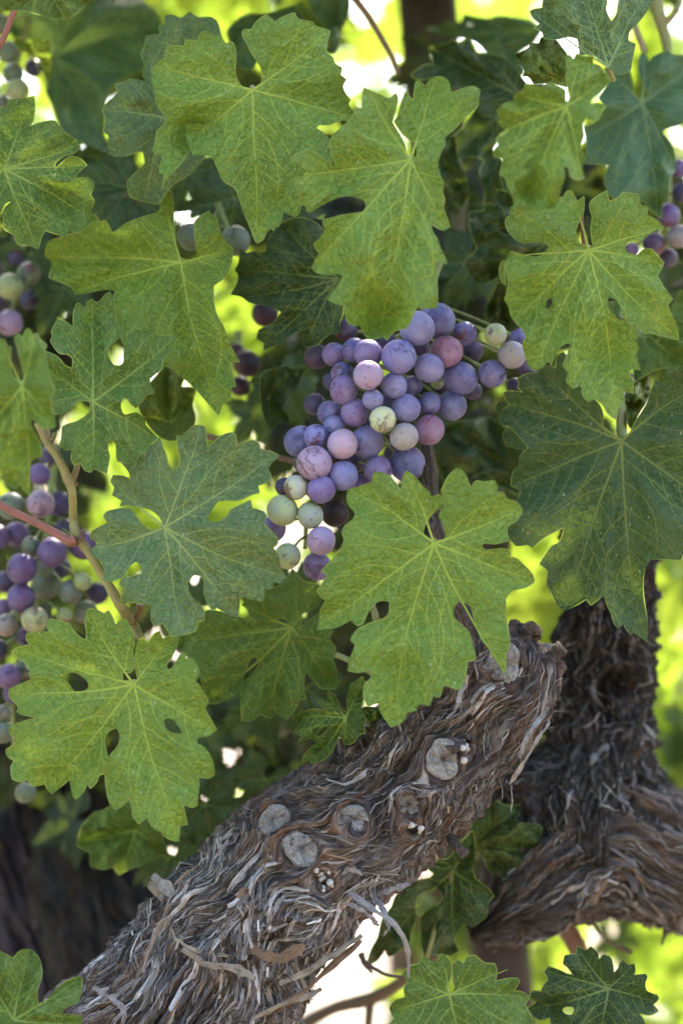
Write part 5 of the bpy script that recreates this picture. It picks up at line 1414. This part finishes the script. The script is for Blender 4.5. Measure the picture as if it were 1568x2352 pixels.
def bunch(label, grapes, stem_px, d0, layer=0.0105, rachis_col=(0.26, 0.32, 0.10), bloom=0.4, dim=0.72):  # dim and low bloom put shade into the side bunches' colour
    """grapes (view, x, y, radius, colour, layer); each berry hangs from the rachis by its own stalk"""
    sp = np.array(stem_px, float)
    top = P(*sp[0])
    b = empty('grape_bunch', tuple(top), label, 'grapes')
    X = crom(P(sp[:, 0], sp[:, 1], sp[:, 2]), 6, closed=False)
    parts = [tube(X, np.linspace(0.0019, 0.0010, len(X)), 8, True, 0.12, 1)]
    for i, (vw, x, y, r_, c, ly) in enumerate(grapes):
        u, v = F(vw, [(x, y)])[0]
        rad = r_ * (VS / FS if vw else 1.0)
        d = d0 + ly * layer
        o = bpy.data.objects.new('grape', GR[i % 4]); COL.objects.link(o); o.parent = b
        ctr = P(u, v, d)
        o.location = Vector(ctr) - b.location
        k = rad * KPX * d / 0.0075
        o.scale = tuple(k * random.uniform(0.955, 1.045) for _ in range(3))
        # stalk end turned to the rachis
        j = np.argmin(((X - ctr) ** 2).sum(1) + 0.0006 * np.arange(len(X)) / len(X))
        foot = X[max(0, j - 2)]
        dr = Vector(foot - ctr)
        if dr.length < 1e-4: dr = Vector((0, 1, 0))
        o.rotation_euler = (dr.normalized().to_track_quat('Z', 'Y') @ Euler((0, 0, random.uniform(0, 6))).to_quaternion()).to_euler()
        cc = GC[c]; jt = random.uniform(0.88, 1.12) * dim
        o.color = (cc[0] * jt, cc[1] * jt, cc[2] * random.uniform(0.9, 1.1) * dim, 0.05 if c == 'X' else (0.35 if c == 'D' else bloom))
        t = np.linspace(0, 1, 6)[:, None]
        st = ctr + np.array(dr.normalized()) * rad * KPX * d * 0.9
        mid = (st + foot) / 2 + np.array([0, 0.002, 0.003])
        path = (1 - t) ** 2 * st + 2 * t * (1 - t) * mid + t ** 2 * foot
        parts.append(tube(path, np.array([0.0011, 0.0007, 0.0006, 0.0006, 0.0007, 0.0008]), 6, True, 0.1, i))
    v, f = join(parts)
    placed('stem', v, f, M_STEM, b, top, rachis_col)
    return b

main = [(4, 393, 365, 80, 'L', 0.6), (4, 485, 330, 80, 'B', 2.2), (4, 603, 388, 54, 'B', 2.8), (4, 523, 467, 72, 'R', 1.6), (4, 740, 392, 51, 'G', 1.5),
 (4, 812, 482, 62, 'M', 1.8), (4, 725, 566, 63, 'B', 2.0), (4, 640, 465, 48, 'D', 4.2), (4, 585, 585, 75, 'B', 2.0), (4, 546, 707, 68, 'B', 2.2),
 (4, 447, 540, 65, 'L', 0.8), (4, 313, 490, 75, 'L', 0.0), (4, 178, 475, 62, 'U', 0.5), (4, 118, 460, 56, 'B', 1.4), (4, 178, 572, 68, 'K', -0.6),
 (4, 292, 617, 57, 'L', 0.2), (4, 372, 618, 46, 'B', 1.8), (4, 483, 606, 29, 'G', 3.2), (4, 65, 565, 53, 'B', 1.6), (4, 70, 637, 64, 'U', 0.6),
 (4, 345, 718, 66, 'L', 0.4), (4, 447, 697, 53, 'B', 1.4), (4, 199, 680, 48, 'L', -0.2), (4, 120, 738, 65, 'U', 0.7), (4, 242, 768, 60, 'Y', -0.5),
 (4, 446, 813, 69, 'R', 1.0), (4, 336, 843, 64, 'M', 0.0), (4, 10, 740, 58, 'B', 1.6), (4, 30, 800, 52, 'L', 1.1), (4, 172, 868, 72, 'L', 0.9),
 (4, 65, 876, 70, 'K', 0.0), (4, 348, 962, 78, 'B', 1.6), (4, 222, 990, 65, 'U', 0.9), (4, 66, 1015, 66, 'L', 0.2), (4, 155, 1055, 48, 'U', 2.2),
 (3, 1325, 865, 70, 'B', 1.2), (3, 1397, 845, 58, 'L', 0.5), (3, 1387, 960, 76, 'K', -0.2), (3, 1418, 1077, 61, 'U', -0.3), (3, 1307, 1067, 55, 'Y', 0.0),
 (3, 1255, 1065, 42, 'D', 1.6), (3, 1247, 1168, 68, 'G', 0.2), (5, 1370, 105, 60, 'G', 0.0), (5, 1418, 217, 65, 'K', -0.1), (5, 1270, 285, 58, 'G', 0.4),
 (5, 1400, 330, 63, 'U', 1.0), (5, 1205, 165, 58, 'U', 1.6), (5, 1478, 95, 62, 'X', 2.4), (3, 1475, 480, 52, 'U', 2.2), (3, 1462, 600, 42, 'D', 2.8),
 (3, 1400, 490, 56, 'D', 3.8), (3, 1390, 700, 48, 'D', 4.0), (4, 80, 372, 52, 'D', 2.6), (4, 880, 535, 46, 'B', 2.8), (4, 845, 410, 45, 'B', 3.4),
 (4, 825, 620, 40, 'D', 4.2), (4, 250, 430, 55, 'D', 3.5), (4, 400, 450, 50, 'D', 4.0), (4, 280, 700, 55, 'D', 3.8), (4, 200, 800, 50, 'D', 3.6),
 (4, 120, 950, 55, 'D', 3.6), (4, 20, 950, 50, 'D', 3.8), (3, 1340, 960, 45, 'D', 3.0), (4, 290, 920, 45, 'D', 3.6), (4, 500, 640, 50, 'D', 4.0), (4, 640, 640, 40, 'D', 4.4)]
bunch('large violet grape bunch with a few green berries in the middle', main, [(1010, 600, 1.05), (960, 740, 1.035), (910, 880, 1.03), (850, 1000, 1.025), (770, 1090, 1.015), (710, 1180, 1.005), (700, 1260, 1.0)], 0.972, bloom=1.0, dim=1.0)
lb = [(3, 175, 1010, 50, 'U', 1.0), (3, 180, 1140, 64, 'K', 0.5), (3, 50, 1150, 64, 'E', 0.6), (3, 262, 1140, 56, 'D', 2.0), (3, 215, 930, 45, 'D', 2.5),
 (5, 75, 190, 58, 'U', 2.0), (5, 140, 240, 47, 'E', 0.8), (5, 232, 268, 66, 'U', 0.3), (5, 365, 235, 66, 'U', 1.0), (5, 98, 340, 67, 'U', 0.0), (5, 200, 335, 44, 'E', 1.2),
 (5, 95, 470, 63, 'U', 0.2), (5, 205, 410, 66, 'E', 1.9), (5, 365, 397, 41, 'G', 0.4), (5, 314, 443, 55, 'E', 0.6), (5, 378, 532, 53, 'E', 1.2), (5, 285, 548, 36, 'G', 0.6),
 (5, 155, 567, 61, 'Y', 0.0), (5, 28, 590, 52, 'M', 0.4), (5, 18, 515, 42, 'U', 1.2), (5, 70, 545, 26, 'G', 0.8), (5, -10, 200, 56, 'U', 1.4), (5, 40, 815, 57, 'U', 0.4),
 (5, 112, 785, 44, 'E', 1.0), (5, 60, 890, 47, 'U', 0.8), (5, 15, 978, 38, 'E', 1.0), (5, 15, 1062, 48, 'E', 1.0), (7, 115, 185, 46, 'E', 1.8), (5, 430, 450, 50, 'D', 2.4),
 (5, -20, 700, 55, 'D', 1.4), (5, 250, 640, 50, 'D', 2.2), (5, 140, 700, 50, 'D', 2.4), (5, 110, 640, 40, 'D', 2.0), (5, 290, 170, 50, 'D', 2.4), (5, 20, 400, 50, 'D', 2.0), (5, 270, 340, 45, 'D', 2.6)]
bunch('soft focus bunch of purple and green grapes on the left behind the shoot', lb, [(130, 1020, 1.10), (110, 1200, 1.09), (90, 1350, 1.085), (60, 1480, 1.08), (30, 1620, 1.08), (40, 1780, 1.09)], 1.045, 0.016)
bunch('blurred green berries at the upper left edge', [(1, 38, 230, 50, 'E', 0.3), (1, 60, 325, 46, 'E', 1.0), (1, 80, 395, 51, 'G', 0.2), (1, 10, 110, 45, 'E', 1.2), (1, 15, 460, 40, 'E', 1.2), (1, 150, 300, 40, 'D', 2.0)],
      [(70, 40, 1.14), (40, 140, 1.14), (30, 230, 1.14)], 1.11, 0.015)
bunch('dim green and purple berries at the left edge below the soft green leaf', [(3, 45, 180, 58, 'G', 0.3), (3, 130, 122, 52, 'E', 0.8), (3, 45, 340, 58, 'K', 0.5), (3, -20, 260, 50, 'D', 1.6), (3, 70, 60, 45, 'D', 2.0), (3, 130, 240, 45, 'D', 2.2)],
      [(60, 560, 1.14), (40, 640, 1.13), (30, 720, 1.13)], 1.09, 0.015)
bunch('green berries half hidden under the largest top leaf', [(1, 1040, 1062, 66, 'E', 0.4), (1, 845, 1045, 64, 'E', 1.2), (1, 930, 1000, 40, 'D', 2.2), (3, 1170, 300, 58, 'X', 2.6)],
      [(500, 470, 1.08), (520, 520, 1.07), (530, 560, 1.06)], 1.035, 0.014)
bunch('dusky berries at the right picture edge behind the bright leaf', [(2, 1502, 950, 52, 'U', 0.4), (2, 1548, 1045, 52, 'M', 0.6), (2, 1440, 1075, 50, 'D', 0.8), (2, 1340, 1105, 36, 'U', 1.2), (2, 1545, 745, 40, 'U', 1.4), (2, 1560, 850, 45, 'D', 1.0), (2, 1500, 1140, 45, 'D', 1.6)],
      [(1530, 330, 1.12), (1535, 430, 1.11), (1530, 540, 1.10)], 1.06, 0.014)
bunch('single dark blurred berry below the dark drooping leaf', [(8, 690, 800, 44, 'X', 0.0), (3, 1090, 540, 60, 'X', 1.0), (3, 1060, 620, 45, 'X', 1.5)][:1], [(1115, 2040, 1.24), (1112, 2090, 1.24), (1110, 2120, 1.24)], 1.22)
bunch('black shaded berries left of the grape bunch in front of the bright gap', [(3, 1090, 520, 62, 'X', 0.0), (3, 1060, 620, 46, 'X', 0.6), (3, 1040, 470, 40, 'X', 1.0)], [(545, 760, 1.12), (552, 820, 1.12), (555, 870, 1.12)], 1.10)

# ------------------------------------------------------------------ deeper canopy
def scatter(parent, n, box, depth, cols, size=(0.8, 1.25), tilt=(-55, 15), yaw=(-45, 45), roll=(-70, 70), avoid=(), veins=False, inner=False):
    made = 0
    for _ in range(n * 6):
        if made >= n: break
        u, v = random.uniform(box[0], box[2]), random.uniform(box[1], box[3])
        if any(a[0] < u < a[2] and a[1] < v < a[3] for a in avoid): continue
        d = random.uniform(*depth)
        c = random.choice(cols)
        far_leaf(parent, u, v, d, random.uniform(*size), random.uniform(*roll), random.uniform(*tilt), random.uniform(*yaw), c, veins=veins, inner=inner)
        made += 1
random.seed(21)
# unseen roof of leaves, added above the picture to keep the sun off
rs = np.random.default_rng(33)
RV, RF, off = [], [], 0
for i in range(720):
    if i < 620: d_, z_, x_ = rs.uniform(1.02, 1.75), rs.uniform(0, 1), rs.uniform(-0.28, 0.44)
    else: d_, z_, x_ = rs.uniform(0.92, 1.3), rs.uniform(0, 0.4), rs.uniform(-0.25, 0.28)
    z0_ = max(1.09, CAMZ + 1430 * KPX * d_); z_ = z0_ + z_ * (1.62 - z0_)
    q_, _ = generic_outline(200 + i % 9, 0.046); q_ = q_[::2]
    m_ = np.array(Euler((R(rs.uniform(-75, -10)), R(rs.uniform(-70, 70)), R(rs.uniform(-45, 45))), 'YXZ').to_matrix())
    p_ = np.stack([q_[:, 0], 0.15 * (q_ ** 2).sum(1) / 0.046, -q_[:, 1]], 1) @ m_.T * rs.uniform(0.9, 1.35) + np.array([x_, d_, z_])
    n0 = len(p_)
    RV += [p_, p_.mean(0)[None]]
    RF += [(off + j, off + (j + 1) % n0, off + n0) for j in range(n0)]
    off += n0 + 1
rf_ = placed('foliage', np.vstack(RV), RF, M_INNER, vine2, None, MID, True)
tag(rf_, 'dense unseen leaf roof added above the picture to block the sun', kind='stuff')
# leaves inside the canopy, shade put into their near-black colours
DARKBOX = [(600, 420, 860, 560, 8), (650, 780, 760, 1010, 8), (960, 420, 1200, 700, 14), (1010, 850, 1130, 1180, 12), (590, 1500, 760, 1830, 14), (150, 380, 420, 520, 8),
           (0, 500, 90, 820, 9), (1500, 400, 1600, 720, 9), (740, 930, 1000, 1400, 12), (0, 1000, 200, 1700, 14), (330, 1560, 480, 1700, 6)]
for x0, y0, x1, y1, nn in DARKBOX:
    scatter(vine2, nn, (x0, y0, x1, y1), (1.13, 1.34), [INNER_SHADE, INNER_SHADE, (0.011, 0.022, 0.009)], size=(0.45, 0.75), tilt=(-40, 25), inner=True)
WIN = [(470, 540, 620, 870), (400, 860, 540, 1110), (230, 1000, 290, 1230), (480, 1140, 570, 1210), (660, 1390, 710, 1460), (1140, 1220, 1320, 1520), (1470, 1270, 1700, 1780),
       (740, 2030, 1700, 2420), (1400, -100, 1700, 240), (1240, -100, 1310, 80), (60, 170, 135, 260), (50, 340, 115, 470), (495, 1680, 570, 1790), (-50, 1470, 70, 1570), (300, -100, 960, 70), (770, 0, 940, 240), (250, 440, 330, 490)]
scatter(vine2, 150, (-60, -40, 1630, 1950), (1.17, 1.36), [INNER_SHADE, INNER_SHADE, (0.011, 0.022, 0.009)], size=(0.5, 0.8), tilt=(-40, 25), inner=True, avoid=[(a - 75, b_ - 75, c_ + 75, d_ + 75) for a, b_, c_, d_ in WIN])
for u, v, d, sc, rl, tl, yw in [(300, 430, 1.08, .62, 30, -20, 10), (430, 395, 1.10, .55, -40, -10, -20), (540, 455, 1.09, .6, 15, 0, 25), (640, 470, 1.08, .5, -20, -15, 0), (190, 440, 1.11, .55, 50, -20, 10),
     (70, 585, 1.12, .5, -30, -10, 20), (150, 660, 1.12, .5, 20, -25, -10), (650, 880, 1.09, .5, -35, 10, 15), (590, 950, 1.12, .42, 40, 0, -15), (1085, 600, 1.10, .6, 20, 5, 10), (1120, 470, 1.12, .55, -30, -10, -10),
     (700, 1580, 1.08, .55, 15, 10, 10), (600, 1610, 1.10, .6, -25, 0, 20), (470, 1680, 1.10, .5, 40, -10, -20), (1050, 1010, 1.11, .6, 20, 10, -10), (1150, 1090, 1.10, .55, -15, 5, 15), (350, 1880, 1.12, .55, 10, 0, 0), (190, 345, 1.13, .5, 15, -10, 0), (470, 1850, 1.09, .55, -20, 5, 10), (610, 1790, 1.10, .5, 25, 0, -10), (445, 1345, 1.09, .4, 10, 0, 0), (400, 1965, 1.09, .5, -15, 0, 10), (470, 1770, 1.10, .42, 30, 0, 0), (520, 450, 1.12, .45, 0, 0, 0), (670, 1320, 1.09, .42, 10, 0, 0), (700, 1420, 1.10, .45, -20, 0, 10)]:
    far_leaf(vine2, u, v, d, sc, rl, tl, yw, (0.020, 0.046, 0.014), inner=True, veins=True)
# sunlit foliage farther back
GAPS = [(780, 30, 930, 210), (1340, 330, 1400, 420), (760, 2150, 960, 2352), (1480, 1330, 1520, 1480), (500, 1690, 560, 1760)]
scatter(vine4, 75, (-150, -150, 1720, 2000), (1.55, 1.9), [YOUNG, YOUNG, MID, OLIVE], size=(0.85, 1.3), avoid=GAPS)
scatter(vine4, 26, (900, 2000, 1720, 2420), (1.45, 2.0), [YOUNG, YOUNG, OLIVE], size=(0.85, 1.3), avoid=GAPS)
scatter(vine4, 18, (1180, 1180, 1700, 1750), (1.35, 1.6), [YOUNG, YOUNG, OLIVE], avoid=GAPS)
for x0, y0, x1, y1, nn in [(470, 520, 640, 880, 7), (400, 860, 560, 1120, 5), (1140, 1220, 1320, 1520, 6), (1480, 1250, 1680, 1780, 8), (1400, -60, 1660, 240, 5), (300, -80, 760, 60, 6), (40, 330, 130, 470, 2), (230, 1000, 300, 1240, 3), (480, 1140, 570, 1210, 2)]:
    scatter(vine4, nn, (x0, y0, x1, y1), (1.42, 1.62), [YOUNG, YOUNG, OLIVE], size=(0.6, 0.95), tilt=(-35, 20), avoid=[GAPS[0]])
for x0, y0, x1, y1, nn in [(470, 540, 640, 880, 2), (400, 880, 560, 1120, 2), (1150, 1230, 1320, 1500, 2), (1490, 1250, 1680, 1780, 4), (1400, -60, 1660, 240, 3), (300, -80, 760, 60, 4), (960, 2050, 1600, 2380, 5)]:
    scatter(vine4, nn, (x0, y0, x1, y1), (1.34, 1.5), [(0.06, 0.11, 0.025), (0.04, 0.08, 0.02)], size=(0.4, 0.65), tilt=(-35, 20), avoid=[GAPS[0]], inner=True, veins=True)
for i in range(7):
    u0 = random.uniform(-100, 1650)
    stick(vine4, 'shoot', [(u0, 2300, 1.8), (u0 + random.uniform(-60, 60), 1700, 1.8), (u0 + random.uniform(-90, 90), 900, 1.8), (u0 + random.uniform(-120, 120), 0, 1.8), (u0, -600, 1.8)], [14, 11, 10, 8, 6], M_STEM, (0.22, 0.2, 0.08), 0.1, 8, 80 + i)
tr4 = Limb([(1000, 2020, 1.85, 80), (980, 2300, 1.85, 85), (960, 2800, 1.85, 95), (950, 3330, 1.85, 120)], seed=41, lump=0.1, swirl=0.2)
tr4.body('trunk', vine4, 60, 40)

# unseen row leaves added at both sides and behind the camera to block light
def leaf_mass(n_, box, seed, size, floor=None):
    rs_ = np.random.default_rng(seed)
    q_, _ = generic_outline(3, size); q_ = q_[::4]
    VV, FF = [], []
    for i in range(n_):
        c_ = np.array([rs_.uniform(box[k], box[k + 3]) for k in range(3)])
        m_ = np.array(Euler((R(rs_.uniform(-60, 20)), R(rs_.uniform(-80, 80)), R(rs_.uniform(-50, 50))), 'YXZ').to_matrix())
        p_ = np.stack([q_[:, 0], 0.25 * (q_ ** 2).sum(1) / size, -q_[:, 1]], 1) @ m_.T * rs_.uniform(0.8, 1.4) + c_
        FF.append(tuple(range(i * len(q_), (i + 1) * len(q_)))); VV.append(p_)
    return np.vstack(VV), FF
for nm, box, n_, lab in (('foliage', (-6, 0.98, 0.45, -0.34, 1.7, 1.65), 1500, 'unseen vine row leaves added on the left to shade the ground'),
                         ('foliage', (0.52, 1.05, 0.45, 6, 1.75, 1.65), 1500, 'unseen vine row leaves added on the right to shade the ground'),
                         ('foliage', (-6, -2.3, 0.4, 6, -1.7, 1.95), 2600, 'unseen vine row leaves added behind the viewer to block low sky')):
    v, f = leaf_mass(n_, box, n_, 0.085)
    tag(placed(nm, v, f, M_FARLEAF, None, None, MID, True), lab, 'foliage', kind='stuff')

# the next row of vines, one soft mass of leaves far behind
rs = np.random.default_rng(5)
N_ = 6000
q, _t = generic_outline(3, 0.055)
q = q[::3]
V, Fc = [], []
for i in range(N_):
    c = np.array([rs.uniform(-5, 5), rs.uniform(3.4, 4.6), 0.5 + 1.7 * rs.uniform(0, 1) ** 0.8])
    if c[2] < 0.85 and rs.uniform() < 0.5: continue
    m = np.array(Euler((R(rs.uniform(-60, 20)), R(rs.uniform(-80, 80)), R(rs.uniform(-50, 50))), 'YXZ').to_matrix())
    p = np.stack([q[:, 0], 0.25 * (q ** 2).sum(1) / 0.055, -q[:, 1]], 1) @ m.T * rs.uniform(0.8, 1.5) + c
    V.append(p)
off = 0
for p in V:
    Fc.append(tuple(range(off, off + len(p)))); off += len(p)
row = placed('foliage', np.vstack(V), Fc, M_FARLEAF, None, (0, 4.0, 0.0), YOUNG, True)
tag(row, 'sunlit blurred leaves of the next vine row far behind', 'foliage', kind='stuff')
